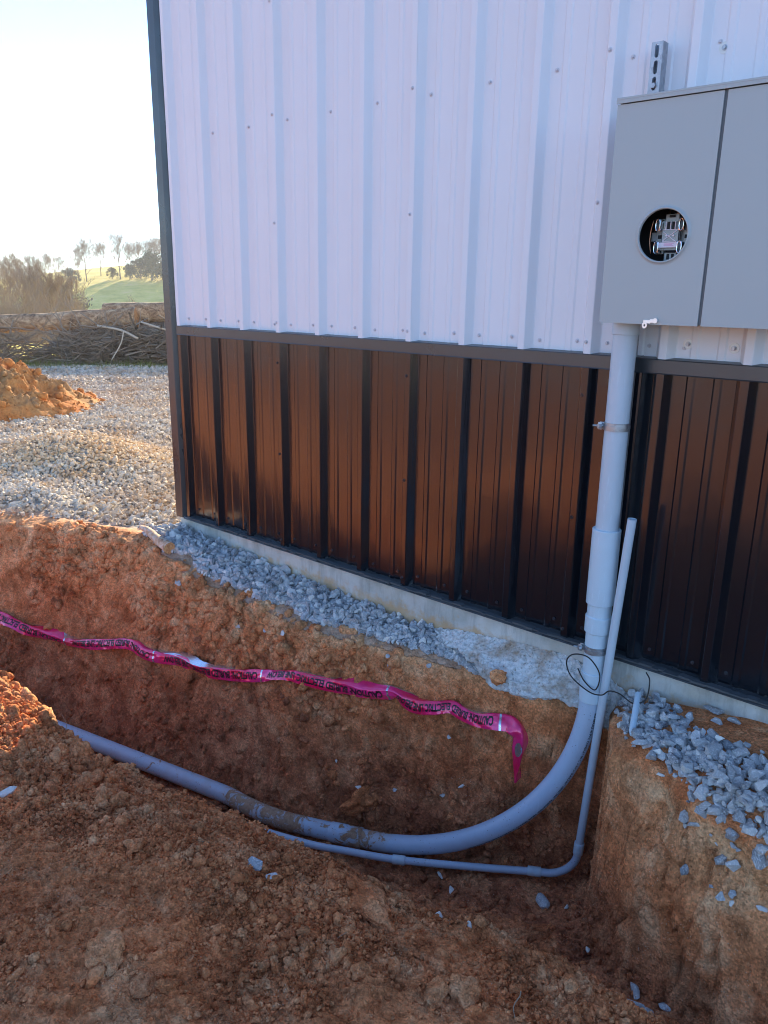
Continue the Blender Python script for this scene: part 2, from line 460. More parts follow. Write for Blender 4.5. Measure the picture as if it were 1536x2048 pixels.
n_.col(n_.ramp(n_.vor(n_.co(), 60, out="Color"), [(0, (.30, .32, .35)), (1, (.46, .49, .52))]))
M['screw_w'] = mat("white_screw", rough=.35, base=(.55, .55, .58)); M['screw_b'] = mat("black_screw", rough=.25, base=(.03, .03, .035), spec=.9)
M['washer'] = mat('zinc_washer', rough=.45, metal=.35, base=(.62, .64, .62))
M['rubber'] = mat("black_wire", rough=.5, base=(.012, .012, .013))
M['dark'] = mat("cavity_shade", rough=.8, base=(.015, .016, .018))  # near-black colour painted as shade inside the meter socket
M['clear'] = mat("grey_plastic", rough=.2, base=(.30, .34, .35)); M['label'] = mat("white_sticker", rough=.5, base=(.80, .74, .80))
M['pinkprint'] = mat("pink_print", rough=.6, base=(.72, .30, .50))
M['ink'] = mat("black_ink", rough=.4, base=(.012, .008, .012))
M['copper'] = mat("copper", rough=.35, metal=1, base=(.75, .38, .24))
t = mat("magenta_film", rough=.22, metal=.2, base=(.7, .02, .12)); n_ = NT(t); P_ = n_.co()
n_.col(n_.mix(n_.ramp(n_.noise(P_, 7, 5), [(.4, 0.0), (.65, .6)]), (.85, .012, .09), (1.0, .06, .34)))
n_.b.inputs["Coat Weight"].default_value = 1; n_.b.inputs["Coat Roughness"].default_value = .07
n_.nor(n_.bump(n_.noise(P_, 38, 3, .5, 1), .3, .004)); M['tape'] = t
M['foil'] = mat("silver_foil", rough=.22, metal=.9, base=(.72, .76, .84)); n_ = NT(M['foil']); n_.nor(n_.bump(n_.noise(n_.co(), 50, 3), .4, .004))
M['bark'] = m_bark()
M['twig'] = mat("twigs", rough=.9, spec=.1, base=(.33, .25, .18)); M['twig2'] = mat("dry_brush", rough=.9, spec=.1, base=(.32, .25, .18))
M['log'] = mat("peeled_log", rough=.85); n_ = NT(M['log']); a_ = n_.noise(n_.co((1, 1, 1.6)), 5, 10, .8, .6)
n_.col(n_.ramp(a_, [(.36, (.09, .05, .03)), (.5, (.42, .25, .13)), (.62, (.68, .48, .29))])); n_.nor(n_.bump(a_, .7, .03))
M['cut'] = mat("cut_wood", rough=.8, base=(.66, .36, .16)); n_ = NT(M['cut'])
n_.col(n_.ramp(n_.noise(n_.co(), 55, 5, .6, 2), [(.35, (.42, .13, .05)), (.6, (.74, .42, .18))]))
M['ever'] = mat("evergreen_leaves", rough=.8, spec=.2, base=(.085, .11, .06)); M['ever2'] = mat("cedar_leaves", rough=.8, spec=.2, base=(.05, .10, .04))
M['grass'] = mat("grass_blades", rough=.8, spec=.2, base=(.20, .22, .06))
M['leaf'] = mat("dry_leaf", rough=.8, base=(.50, .16, .05)); M['root'] = mat("pale_root", rough=.9, base=(.42, .32, .22))
M['roof'] = mat("roof_steel", rough=.4, base=(.05, .055, .06))
# ------------------------------------------------------------------ ground sheet
def growth(start, end, step, ratio):
    out = []; p = start; s = step; sg = 1 if end > start else -1
    while (end - p) * sg > 0:
        s *= ratio; p += sg * s; out.append(p)
    return out
GS = .009
xs = np.array(growth(-3.3, -700, GS, 1.045)[::-1] + list(np.arange(-3.3, 3.05, GS)) + growth(3.05, 500, GS, 1.13))
ys = np.array(growth(-2.7, -500, GS, 1.10)[::-1] + list(np.arange(-2.7, -1.2, GS)) + list(np.arange(-1.2, .055, .0048)) + growth(.055, 700, GS, 1.045))
gx, gy = np.meshgrid(xs, ys)
z, wall, near, yl, yn, rr = ground(gx, gy)
e = .004
dx = (gz(gx + e, gy) - gz(gx - e, gy)) / (2 * e); dy = (gz(gx, gy + e) - gz(gx, gy - e)) / (2 * e)
nl = np.sqrt(dx * dx + dy * dy + 1)
N = np.stack([-dx / nl, -dy / nl, 1 / nl], -1)
loc = (gx > -3.4) & (gx < 3.2) & (gy > -2.8) & (gy < .3)
rough = np.zeros_like(z)
gxl, gyl, zl = gx[loc], gy[loc], z[loc]
wl_ = wall[loc]; nr = near[loc]
a1 = fbm(gxl * 5.5, gyl * 5.5, zl * 4, 4, 51); a2 = fbm(gxl * 26, gyl * 26, zl * 22, 4, 52, .6); a3 = vnoise(gxl * 11, gyl * 11, zl * 2.2, 53)
lump = np.maximum(0, fbm(gxl * 13, gyl * 13, zl * 13, 3, 54)) ** 1.3
crk = np.abs(fbm(gxl * 7, gyl * 7, zl * 5, 4, 57)); crk2 = np.abs(fbm(gxl * 19, gyl * 19, zl * 15, 3, 58))
a4 = vnoise(gxl * 24 + zl * 2, gyl * 6, zl * 1.5, 59)
d_far = .026 * a1 + .006 * a2 + .012 * a3 + .006 * a4 - .022 * (1 - sst(0, .14, crk)) * sst(-.1, .3, a3) - .008 * (1 - sst(0, .2, crk2)) + .014 * lump * sst(-.45, -.2, zl) * (gxl < 1.2)
d_near = .014 * a1 + .015 * a2 + .022 * lump - .008 * (1 - sst(0, .2, crk2))
d_flat = .006 * a1 + .007 * a2
amt = np.where(nr > .5, d_near, d_flat + (d_far - d_flat) * np.clip(wl_ * 1.5, 0, 1))
amt = amt * sst(0.03, -.06, gyl) 
rough[loc] = amt
V = np.stack([gx, gy, z], -1) + N * rough[..., None]
# surface kinds
grav = np.zeros_like(z)
grav = np.where((near < .5) & (gx < -1.0), sst(.10, .35, gy - yl) , 0)
grav = np.maximum(grav * (rr < 40), 0) * (1 - sst(14.5, 17, rr + .8 * fbm(gx * .4, gy * .4, 0, 3, 61)))
strip = (near < .5) & (gx >= -1.0) & (gx < 1.2) & (gy > yl + .02)
grav = np.where(strip, .5, grav)
grav = np.where(gy < -9, sst(-.15, .25, fbm(gx * .12, gy * .12, 0, 3, 66)) * .8, grav)
grassy = (gy > -4) * sst(14.8, 17, rr + .8 * fbm(gx * .4, gy * .4, 0, 3, 61))
depth = np.interp(z, [-1.2, -.85, -.5, -.25, -.05], [1.0, .90, .55, .12, .06])
strata = np.where(near > .5, .50 + .22 * fbm(gx * 1.1, gy * 1.1, z, 3, 71), np.where(wall > .2, depth + .18 * fbm(gx * 1.7, gy * 1.7, z * 2.5, 3, 72), .12 + .5 * sst(1.9, 2.3, gx)))
strata = np.where((near < .5) & (gx > 1.95), strata * .9 + .12 * sst(-.5, -.9, z), strata)
strata = np.where((gx < -1.9) & (near < .5), strata - .05, strata)
strata = np.where((near > .5) & (z < -.6), .75, strata)
strata = np.where((near > .5), strata - .33 * np.exp(-(((gx + .3) / .6) ** 2 + ((gy + 1.9) / .45) ** 2)), strata)
nyy, nxx = z.shape
idx = np.arange(nyy * nxx).reshape(nyy, nxx)
F = np.stack([idx[:-1, :-1], idx[:-1, 1:], idx[1:, 1:], idx[1:, :-1]], -1).reshape(-1, 4)
g = mesh_np("ground", V.reshape(-1, 3), F, M['dirt'], smooth=True, attrs={"strata": np.clip(strata, 0, 1).ravel(), "gravelly": np.clip(grav, 0, 1).ravel(), "grassy": grassy.ravel()})
tag(g, "bare orange and tan clay ground with a deep trench, gravel pad and grass field beyond", "ground", kind="structure")
HI = V  # for placement
lo = loc & True
jx = np.where((xs > -3.4) & (xs < 3.2))[0]; jy = np.where((ys > -2.8) & (ys < .3))[0]
sub = V[jy[0]:jy[-1] + 1, jx[0]:jx[-1] + 1]
sy, sx = sub.shape[:2]
idl = np.arange(sy * sx).reshape(sy, sx)
Fl = np.stack([idl[:-1, :-1], idl[:-1, 1:], idl[1:, 1:], idl[1:, :-1]], -1).reshape(-1, 4)
BV = BVHTree.FromPolygons(sub.reshape(-1, 3).tolist(), Fl.tolist(), epsilon=0)
def surf_z(x, y):
    h = BV.ray_cast(Vector((x, y, 2)), Vector((0, 0, -1)))
    return h[0].z if h[0] is not None else float(gz(x, y))
def bil(x, y):
    """vectorised height lookup in the fine patch"""
    x = np.asarray(x); y = np.asarray(y)
    i = np.clip(np.searchsorted(xs, x) - 1, 0, len(xs) - 2); j = np.clip(np.searchsorted(ys, y) - 1, 0, len(ys) - 2)
    return V[j, i, 2]
def wall_pt(x, z, off=0.0):
    """point of the trench's far face at x, height z"""
    h = BV.ray_cast(Vector((x, -1.1 if x < 1.5 else -.9, z)), Vector((0, 1, 0)))
    if h[0] is None: return Vector((x, -.3, z)), Vector((0, -1, 0))
    nn = h[1] if h[1].y < 0 else -h[1]
    return h[0] + nn * off, nn

# ------------------------------------------------------------------ stones and clods
def rock_variants(n, pts, seed, flat=.75):
    rnd = random.Random(seed); out = []
    for k in range(n):
        bm = bmesh.new()
        for i in range(pts):
            v = Vector((rnd.gauss(0, 1), rnd.gauss(0, 1), rnd.gauss(0, 1))).normalized() * rnd.uniform(.8, 1.0)
            bm.verts.new((v.x * 1.15, v.y * .85, v.z * flat))
        r = bmesh.ops.convex_hull(bm, input=bm.verts[:])
        junk = list({e for e in r['geom_interior'] + r['geom_unused'] if isinstance(e, bmesh.types.BMVert)})
        if junk: bmesh.ops.delete(bm, geom=junk, context='VERTS')
        bmesh.ops.recalc_face_normals(bm, faces=bm.faces[:])
        bm.verts.ensure_lookup_table()
        for i, v in enumerate(bm.verts): v.index = i
        out.append((np.array([v.co[:] for v in bm.verts]), np.array([[v.index for v in f.verts] for f in bm.faces])))
        bm.free()
    return out
def clod_variants(n, sub, seed, amp=.28):
    out = []
    for k in range(n):
        bm = bmesh.new(); bmesh.ops.create_icosphere(bm, subdivisions=sub, radius=1)
        P = np.array([v.co[:] for v in bm.verts]); Fc = np.array([[v.index for v in f.verts] for f in bm.faces]); bm.free()
        s = seed + k * 13.7
        d = 1 + amp * fbm(P[:, 0] * 1.3 + s, P[:, 1] * 1.3, P[:, 2] * 1.3, 3, k) * 1.6 + .12 * vnoise(P[:, 0] * 4 + s, P[:, 1] * 4, P[:, 2] * 4, k + 5)
        out.append((P * d[:, None] * np.array([1.1, .95, .8]), Fc))
    return out
def rand_rot(rng, n):
    q = rng.normal(size=(n, 4)); q /= np.linalg.norm(q, axis=1)[:, None]
    w, x, y, z = q.T
    return np.stack([np.stack([1 - 2 * (y * y + z * z), 2 * (x * y - z * w), 2 * (x * z + y * w)], -1),
                     np.stack([2 * (x * y + z * w), 1 - 2 * (x * x + z * z), 2 * (y * z - x * w)], -1),
                     np.stack([2 * (x * z - y * w), 2 * (y * z + x * w), 1 - 2 * (x * x + y * y)], -1)], 1)
def scatter(name, pos, size, variants, material, seed, smooth=False, tilt=1.0):
    rng = np.random.default_rng(seed); n = len(pos)
    which = rng.integers(0, len(variants), n); Rm = rand_rot(rng, n)
    if tilt < 1:  # mostly lying flat: yaw only, mild tilt
        a = rng.uniform(0, 2 * math.pi, n); t1 = rng.normal(0, tilt, n); t2 = rng.normal(0, tilt, n)
        ca, sa = np.cos(a), np.sin(a); Z0 = np.zeros(n); O = np.ones(n)
        Rz = np.stack([np.stack([ca, -sa, Z0], -1), np.stack([sa, ca, Z0], -1), np.stack([Z0, Z0, O], -1)], 1)
        Rx = np.stack([np.stack([O, Z0, Z0], -1), np.stack([Z0, np.cos(t1), -np.sin(t1)], -1), np.stack([Z0, np.sin(t1), np.cos(t1)], -1)], 1)
        Ry = np.stack([np.stack([np.cos(t2), Z0, np.sin(t2)], -1), np.stack([Z0, O, Z0], -1), np.stack([-np.sin(t2), Z0, np.cos(t2)], -1)], 1)
        Rm = Ry @ Rx @ Rz
    sc3 = rng.uniform(.72, 1.3, (n, 3)); tone = np.clip(rng.normal(.5, .24, n), 0, 1)
    Vs, Fs, As, off = [], [], [], 0
    for k, (rv, rf) in enumerate(variants):
        i = np.where(which == k)[0]
        if len(i) == 0: continue
        A = (rv[None] * sc3[i][:, None, :]) * size[i][:, None, None]
        A = np.einsum('nij,nkj->nki', Rm[i], A) + pos[i][:, None, :]
        Vs.append(A.reshape(-1, 3)); Fs.append((rf[None] + (np.arange(len(i)) * len(rv))[:, None, None] + off).reshape(-1, 3))
        As.append(np.repeat(tone[i], len(rv))); off += len(i) * len(rv)
    return mesh_np(name, np.concatenate(Vs), np.concatenate(Fs), material, smooth=smooth, attrs={"tone": np.concatenate(As)})
CVb = clod_variants(10, 4, 80.0, .42)
RV = rock_variants(14, 15, 3); RVs = rock_variants(10, 10, 4, .8)
CV = clod_variants(10, 2, 1.0, .42); CVs = clod_variants(8, 1, 50.0); CVc = clod_variants(12, 2, 20.0, .50)
rng = np.random.default_rng(7)

# a) blue-grey crushed stone between the slab and the trench
n = 4600
px = rng.uniform(-1.22, 1.38, n); t = rng.uniform(0, 1, n)
yll = ground(px, px * 0 - .2)[3]
lowb = np.interp(px, [-1.2, -.9, -.5, 0, .35, .7, 1.0, 1.38], [-.28, -.30, -.26, -.25, -.27, -.20, -.14, -.07]) + .03 * vnoise(px * 7, px * 0, 0, 3)
py = -.015 + (lowb + .0) * t
siz = (.007 + .029 * rng.uniform(0, 1, n) ** 1.3) * np.interp(px, [-1.2, .2, 1.2], [1.08, .98, .70])
lay = rng.uniform(0, 1, n) ** 2 * np.interp(t, [0, .7, 1], [.045, .035, .008])
P = np.stack([px, py, bil(px, py) + siz * .35 + lay], -1)
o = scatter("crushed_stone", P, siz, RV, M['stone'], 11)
tag(o, "blue-grey crushed stone spread in the shade along the concrete footing", "gravel", kind="stuff")
# b) stones on the bank right of the conduits
poly = [(1.99, .0), (2.16, .0), (2.22, -.12), (2.30, -.20), (2.45, -.26), (2.62, -.30), (2.95, -.34), (2.95, -.66), (2.66, -.69), (2.50, -.60), (2.38, -.47), (2.24, -.38), (2.14, -.33), (2.06, -.2)]
def inpoly(x, y, pl):
    c = np.zeros(len(x), bool); j = len(pl) - 1
    for i in range(len(pl)):
        xi, yi = pl[i]; xj, yj = pl[j]
        c ^= ((yi > y) != (yj > y)) & (x < (xj - xi) * (y - yi) / (yj - yi + 1e-12) + xi); j = i
    return c
n = 3600
px = rng.uniform(1.97, 2.95, n); py = rng.uniform(-.7, -.01, n)
k = inpoly(px + .02 * rng.normal(size=n), py + .02 * rng.normal(size=n), poly); px, py = px[k], py[k]
siz = (.007 + .025 * rng.uniform(0, 1, len(px)) ** 1.3) * np.interp(px, [2, 2.3], [.9, 1.0]); lay = rng.uniform(0, 1, len(px)) ** 3 * .03
keep = rng.uniform(size=len(px)) < .72; px, py, siz, lay = px[keep], py[keep], siz[keep], lay[keep]
P = np.stack([px, py, bil(px, py) + siz * .25 + lay], -1)
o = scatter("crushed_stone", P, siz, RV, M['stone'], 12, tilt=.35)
tag(o, "pale blue-grey crushed stone lying on the bank right of the conduits", "gravel", kind="stuff")
# c) the sunlit gravel pad left of the building
def pad(n, r0, r1, s0, s1, seed, var, name, label):
    rg = np.random.default_rng(seed)
    r = np.sqrt(rg.uniform(r0 * r0, r1 * r1, n)); a = rg.uniform(R_(92), R_(208), n)
    x = -1.1 + r * np.cos(a); y = .0 + r * np.sin(a)
    g_ = ground(x, y); ok = (y > g_[3] + .10) & (x < -1.16) & ((y - g_[3] > .30) | (rg.uniform(size=n) < .35))
    # keep to what a viewer near the photo's place can see: a fan left of the corner
    yaw = np.degrees(np.arctan2(-(x - 3.17), y + 2.96)); ok &= (yaw > 50) & (yaw < 84)
    bare = fbm(x * .9, y * .9, 0, 3, 90) 
    ok &= (bare < .22) | (rg.uniform(size=n) < .5)
    x, y = x[ok], y[ok]; s = rg.uniform(s0, s1, len(x))
    zz = bil(x, y) if r1 < 3 else gz(x, y)
    P = np.stack([x, y, zz + s * .2 + rg.uniform(0, 1, len(x)) ** 3 * .03], -1)
    return P, s, len(x)
segs = []
P1, s1, _ = pad(38000, .0, 4.2, .010, .030, 21, RV, "", "")
P2, s2, _ = pad(75000, 4.2, 9.5, .018, .036, 22, RV, "", "")
P3, s3, _ = pad(60000, 9.5, 15.5, .035, .065, 23, RV, "", "")
PA, SA = np.concatenate([P1, P2, P3]), np.concatenate([s1, s2, s3])
tanm = (np.exp(-(((PA[:, 0] + 3.75) / 1.0) ** 2 + ((PA[:, 1] - .65) / .66) ** 2)) + .35 * fbm(PA[:, 0] * 1.7, PA[:, 1] * 1.7, 0, 3, 93) + rng.normal(0, .10, len(PA))) > .36
o = scatter("gravel_mound", PA[tanm], SA[tanm], RVs, M['stone_tan'], 25, tilt=.6); tag(o, "low heap of tan dusty gravel on the pad before the orange mound", "gravel", kind="stuff")
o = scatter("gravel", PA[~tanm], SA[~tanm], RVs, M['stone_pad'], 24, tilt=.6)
tag(o, "pale sunlit gravel covering the pad left of the building corner", "gravel", kind="stuff")
print("gravel stones", len(P1), len(P2), len(P3))
# d) soil crumbs all over the loose and cut faces, coloured by the soil they lie on
A_ = sub[:-1, :-1]; B_ = sub[:-1, 1:]; C_ = sub[1:, :-1]
ar = np.linalg.norm(np.cross(B_ - A_, C_ - A_), axis=-1)
cx_, cy_, cz_ = (A_[..., 0] + B_[..., 0]) / 2, (A_[..., 1] + C_[..., 1]) / 2, A_[..., 2]
st_sub = np.clip(strata, 0, 1)[jy[0]:jy[-1], jx[0]:jx[-1]]
wl_sub = wall[jy[0]:jy[-1], jx[0]:jx[-1]]; nr_sub = near[jy[0]:jy[-1], jx[0]:jx[-1]]; yl_sub = yl[jy[0]:jy[-1], jx[0]:jx[-1]]; gr_sub = grav[jy[0]:jy[-1], jx[0]:jx[-1]]
yw_ = np.degrees(np.arctan2(-(cx_ - 3.17), cy_ + 2.96)); see = (yw_ > 6) & (yw_ < 78) & (cy_ < .02) & (cy_ > -2.72) & (cx_ < 3.1)
NRM = N[jy[0]:jy[-1], jx[0]:jx[-1]]
def sprinkle(n, wgt, smin, smax, pw, seed, variants, name, label, cat, sink=.3, smooth=False, jit_=.13):
    rg = np.random.default_rng(seed); w = (ar * wgt * see).ravel(); w = w / w.sum()
    i = rg.choice(len(w), n, p=w)
    s_ = smin + (smax - smin) * rg.uniform(0, 1, n) ** pw
    dist = np.sqrt((cx_.ravel()[i] - 3.17) ** 2 + (cy_.ravel()[i] + 2.96) ** 2); s_ = s_ * np.clip(dist / 2.6, .95, 1.4)
    P = np.stack([cx_.ravel()[i], cy_.ravel()[i], cz_.ravel()[i]], -1) + NRM.reshape(-1, 3)[i] * (s_ * sink)[:, None] + rg.normal(size=(n, 3)) * .003
    o = scatter(name, P, s_, variants, M['dirt'], seed, smooth=smooth)
    cnt = [len(v[0]) for v in variants]
    # strata per vertex: nearest sampled soil, jittered per crumb
    rg2 = np.random.default_rng(seed); which = rg2.integers(0, len(variants), n)
    sv = np.clip(st_sub.ravel()[i] + rg.normal(0, jit_, n), 0, 1)
    arr = np.concatenate([np.repeat(sv[which == k], cnt[k]) for k in range(len(variants))])
    for nm_, a in (("strata", arr), ("gravelly", arr * 0), ("grassy", arr * 0)):
        at_ = o.data.attributes.new(nm_, 'FLOAT', 'POINT'); at_.data.foreach_set("value", a.astype(np.float32))
    tag(o, label, cat, kind="stuff"); return o
patchy = np.clip(.55 + 1.3 * fbm(cx_ * 2.4, cy_ * 2.4, cz_ * 2, 3, 96), .12, 2)
on_near = (nr_sub > .5) & (cz_ > -1.0)
sprinkle(85000, on_near * patchy, .0032, .0120, 2.0, 31, RVs, "clay_crumbs", "fine orange clay crumbs covering the near bank", "clay crumbs")
sprinkle(9000, on_near * patchy ** 1.5, .006, .018, 2.6, 36, RV, "clay_crumbs", "angular clay crumbs lying over the near bank", "clay crumbs")
sprinkle(5000, on_near * patchy ** 2, .006, .024, 3.4, 32, CVc, "clay_crumbs", "coarser knobbly clay crumbs strewn over the near bank", "clay crumbs", smooth=True)
on_wall = (nr_sub < .5) & (wl_sub > .05)
topw = sst(-.9, -.25, cz_) * (cx_ < 1.3) + .3 + .5 * (cx_ > 2.0)
sprinkle(70000, on_wall * topw * patchy, .0013, .0058, 2.4, 33, RVs, "wall_crumbs", "loose soil crumbs sticking to the cut faces of the trench", "soil crumbs", sink=.1)
lipw = np.exp(-((cy_ - yl_sub + .02) / .10) ** 2) * (nr_sub < .5) * (cx_ < .95) * np.interp(cx_, [-2.4, -.6, .3, 1], [1.0, .9, .5, .2])
sprinkle(4500, lipw * patchy ** 2, .003, .024, 3.6, 34, CVc, "tan_clods", "crumbly tan clods along the far lip of the trench", "clay clods", sink=.05, smooth=True, jit_=.2)
flw = ((cz_ < -.78) & (cx_ < 2.9)) * 1.0
sprinkle(8000, flw * patchy, .003, .017, 3.0, 35, CVc, "floor_clods", "reddish clods fallen to the floor of the trench", "clay clods", sink=.2, smooth=True)
# ------------------------------------------------------------------ the steel building
BX0, BX1, BD = -1.185, 10.2, 11.0
S_ = .3048; OFF = -1.0396
bld = empty("metal_building", (-1.15, 0, 0), "white steel shed with a glossy black ribbed wainscot on a concrete footing", "building")
ZT0, ZT1 = 1.178, 1.232      # transition trim
def rib_profile(x0, x1, lap=0.0):
    """plan polyline (x, y) of the sheet between two rib centres; y<0 is outward"""
    pts = []
    def add(x, y): pts.append((x, y))
    c = x0
    first = True
    while c < x1 + 1e-6:
        for dx_, y in ((-.039, 0), (-.0355, -.003), (-.0155, -.0365), (-.0125, -.038), (.0125, -.038), (.0155, -.0365), (.0355, -.003), (.039, 0)):
            if first and dx_ < -.013: continue
            if abs(c - x1) < 1e-6 and dx_ > .034 and not lap: continue
            add(c + dx_, y)
        if c + S_ < x1 + 1e-6:
            for mc in (c + S_ / 3 + .002, c + 2 * S_ / 3 - .002):
                for dx_, y in ((-.017, 0), (-.010, -.0042), (.010, -.0042), (.017, 0)): add(mc + dx_, y)
        c += S_; first = False
    return pts
def panel(name, mt, xa, xb, z0, z1, parent, proud=0.0, ny=14):
    pts = rib_profile(xa, xb)
    pts = [(x, y - .004 - proud) for x, y in pts]
    mb = MB(); nz = ny; V = []; Fq = []
    zs = np.linspace(z0, z1, nz)
    rg = np.random.default_rng(int(abs(xa) * 1000) + int(z0 * 10))
    ph = rg.uniform(0, 6, 3)
    for j, zz in enumerate(zs):
        for (x, y) in pts:
            wv = .0009 * math.sin(x * 9 + ph[0]) * math.sin(zz * 4.3 + ph[1]) + .0005 * math.sin(zz * 11 + x * 23 + ph[2])
            V.append((x, y + wv, zz))
    k = len(pts)
    for j in range(nz - 1):
        for i in range(k - 1): Fq.append((j * k + i, j * k + i + 1, (j + 1) * k + i + 1, (j + 1) * k + i))
    # returned edge so the sheet has thickness
    mb.add(V, Fq)
    o = mb.build(name, mt, parent)
    md = o.modifiers.new("thickness", 'SOLIDIFY'); md.thickness = .0012; md.offset = -1
    return o
rc = lambda n: OFF - .018 + n * S_      # centre of rib n
j = 0
for a in range(-1, 33, 3):
    xa = rc(a + 1) if a == -1 else rc(a + 1)
    s_, e_ = rc(3 * j), rc(3 * j + 3)
    if e_ > BX1 + .1: break
    panel("upper_panel", M['white'], s_, e_, ZT1 - .02, 4.30, bld, proud=.0016 * (j % 2))
    panel("wainscot_panel", M['black'], s_, e_, .012, ZT0 + .02, bld, proud=.0016 * (j % 2))
    j += 1
XE = rc(3 * j)
# transition trim: flat band with a top flange and a small drip
mb = MB()
prof = [(-.006, ZT1 + .006), (-.045, ZT1), (-.049, ZT1 - .003), (-.0495, ZT0 + .004), (-.052, ZT0), (-.045, ZT0 + .001), (-.006, ZT0 + .004)]
def extr_x(mb, prof, x0, x1, nseg=1):
    Vv = []; k = len(prof)
    for i in range(nseg + 1):
        x = x0 + (x1 - x0) * i / nseg
        for (y, z_) in prof: Vv.append((x, y, z_))
    Ff = []
    for i in range(nseg):
        for q in range(k):
            r_ = (q + 1) % k; Ff.append((i * k + q, (i + 1) * k + q, (i + 1) * k + r_, i * k + r_))
    Ff.append(list(range(k))); Ff.append([nseg * k + q for q in range(k)][::-1])
    mb.add(Vv, Ff)
extr_x(mb, prof, -1.068, 1.905)
mb.build("transition_trim", M['trim'], bld)
mb = MB(); extr_x(mb, [(y - .0022, z_ - .0015) for y, z_ in prof], 1.895, XE); mb.build("transition_trim", M['trim'], bld)
# base trim peeping out under the sheets, with torn foam closure
mb = MB()
extr_x(mb, [(-.002, .020), (-.046, .006), (-.053, -.004), (-.052, -.007), (-.036, -.002), (-.002, .004)], -1.10, XE)
o = mb.build("base_trim", M['trim'], bld)
mb = MB(); rg = random.Random(4); x = -1.06
while x < 3.2:
    w_ = rg.uniform(.02, .07); d_ = rg.uniform(.002, .010)
    mb.box(x, x + w_ * 1.05, -.0545 - d_, -.030, .0075 + rg.uniform(-.001, .002), .0125 + rg.uniform(0, .006), 0)
    x += w_
t_ = mat("foam_strip", rough=.8, base=(.07, .075, .08)); mb.build("closure_strip", t_, bld)
# corner trim
mb = MB()
def extr_z(mb, prof, z0, z1):
    k = len(prof); mb.add([(x, y, z0) for x, y in prof] + [(x, y, z1) for x, y in prof], [(i, (i + 1) % k, k + (i + 1) % k, k + i) for i in range(k)] + [list(range(k))[::-1], list(range(k, 2 * k))])
extr_z(mb, [(-1.186, .16), (-1.186, -.046), (-1.182, -.050), (-1.118, -.050), (-1.114, -.047), (-1.088, -.008), (-1.058, -.0075), (-1.058, -.0035), (-1.092, -.0035), (-1.120, -.044), (-1.180, -.044), (-1.180, .16)], -.004, 4.32)
mb.build("corner_trim", M['trim'], bld)
# side, back, roof (seen only by the sun, and from another position)
mb = MB()
mb.box(BX0 + .006, XE, .05, BD, .0, 4.30)
mb.build("wall_core", mat("wall_core", base=(.5, .5, .5)), bld)
mb = MB()
for k in range(36):
    y0 = .165 + k * S_
    if y0 > BD - .1: break
    mb.box(BX0 - .004, BX0 + .004, y0, y0 + S_, .0, 4.3); mb.box(BX0 - .034, BX0 - .0045, y0 + .12, y0 + .15, .0, 4.3, .004)
mb.build("side_wall", M['white'], bld)
mb = MB()
rz_, ry_ = 6.0, BD / 2
for (a, b) in (((-.12, 4.28), (ry_, rz_)), ((BD + .12, 4.28), (ry_, rz_))):
    mb.add([(BX0 - .06, a[0], a[1]), (XE + .06, a[0], a[1]), (XE + .06, b[0], b[1]), (BX0 - .06, b[0], b[1]), (BX0 - .06, a[0], a[1] + .08), (XE + .06, a[0], a[1] + .08), (XE + .06, b[0], b[1] + .08), (BX0 - .06, b[0], b[1] + .08)],
           [(0, 1, 2, 3), (4, 5, 6, 7), (0, 1, 5, 4), (1, 2, 6, 5), (2, 3, 7, 6), (3, 0, 4, 7)])
mb.build("roof", M['roof'], bld)
for gxx in (BX0, XE):
    mb = MB(); mb.add([(gxx, .05, 4.3), (gxx, BD, 4.3), (gxx, ry_, rz_)], [(0, 1, 2)]); mb.build("gable", M['white'], bld)
# screws
def screw_mesh(name, mt):
    bm = bmesh.new()
    bmesh.ops.create_cone(bm, cap_ends=True, segments=18, radius1=.0082, radius2=.0072, depth=.0022, matrix=Matrix.Translation((0, 0, .0011)))
    bmesh.ops.create_cone(bm, cap_ends=True, segments=6, radius1=.0050, radius2=.0046, depth=.0052, matrix=Matrix.Translation((0, 0, .0048)))
    bm.transform(Matrix.Rotation(R_(90), 4, 'X'))
    me = bpy.data.meshes.new(name); bm.to_mesh(me); bm.free(); me.materials.append(mt); return me
sw, sb = screw_mesh("screw", M['screw_w']), screw_mesh("screw", M['screw_b'])
def screw(me, x, y, z_):
    o = bpy.data.objects.new("screw", me); COL.objects.link(o); o.parent = bld
    o.location = Vector((x, y, z_)) - world_loc(bld); o.rotation_euler = (R_(random.uniform(-5, 5)), 0, 0)
random.seed(3)
jit = lambda: random.uniform(-.004, .004)
for nrb in range(0, 13):
    c = rc(nrb)
    for sgn in (-1, 1):
        if c + sgn * .066 < -1.03: continue
        screw(sw, c + sgn * .067 + jit(), -.0055, 1.276 + jit())
        screw(sb, c + sgn * .067 + jit(), -.0065, .067 + jit())
    if c > -1.0: screw(sw, c + .067 + jit() if nrb % 3 else c + .067, -.0055, 2.279 + jit())
for nrb in (3, 6, 9, 12):
    c = rc(nrb) - .002
    for zz in (1.281, 1.794, 2.303, 2.81): screw(sw, c - .004, -.0435, zz + jit())
    for zz in (.051, .560, 1.068): screw(sb, c - .004, -.0435, zz + jit())
# fender washers holding the strut and box
wz = M['zinc']
for (x, z_) in ((2.076, 2.255), (2.069, 1.289), (2.233, 1.283)):
    mb = MB(); mb.cyl((x, -.0055, z_), (x, -.0085, z_), .0185, 28)
    fw = mb.build("fender_washer", M['washer'], bld, True, 40)
    mb = MB(); mb.cyl((x, -.0086, z_), (x, -.0108, z_), .0092, 20); mb.cyl((x, -.011, z_), (x, -.0175, z_), .0062, 6); b_ = mb.build("bolt", wz, fw, True, 40)
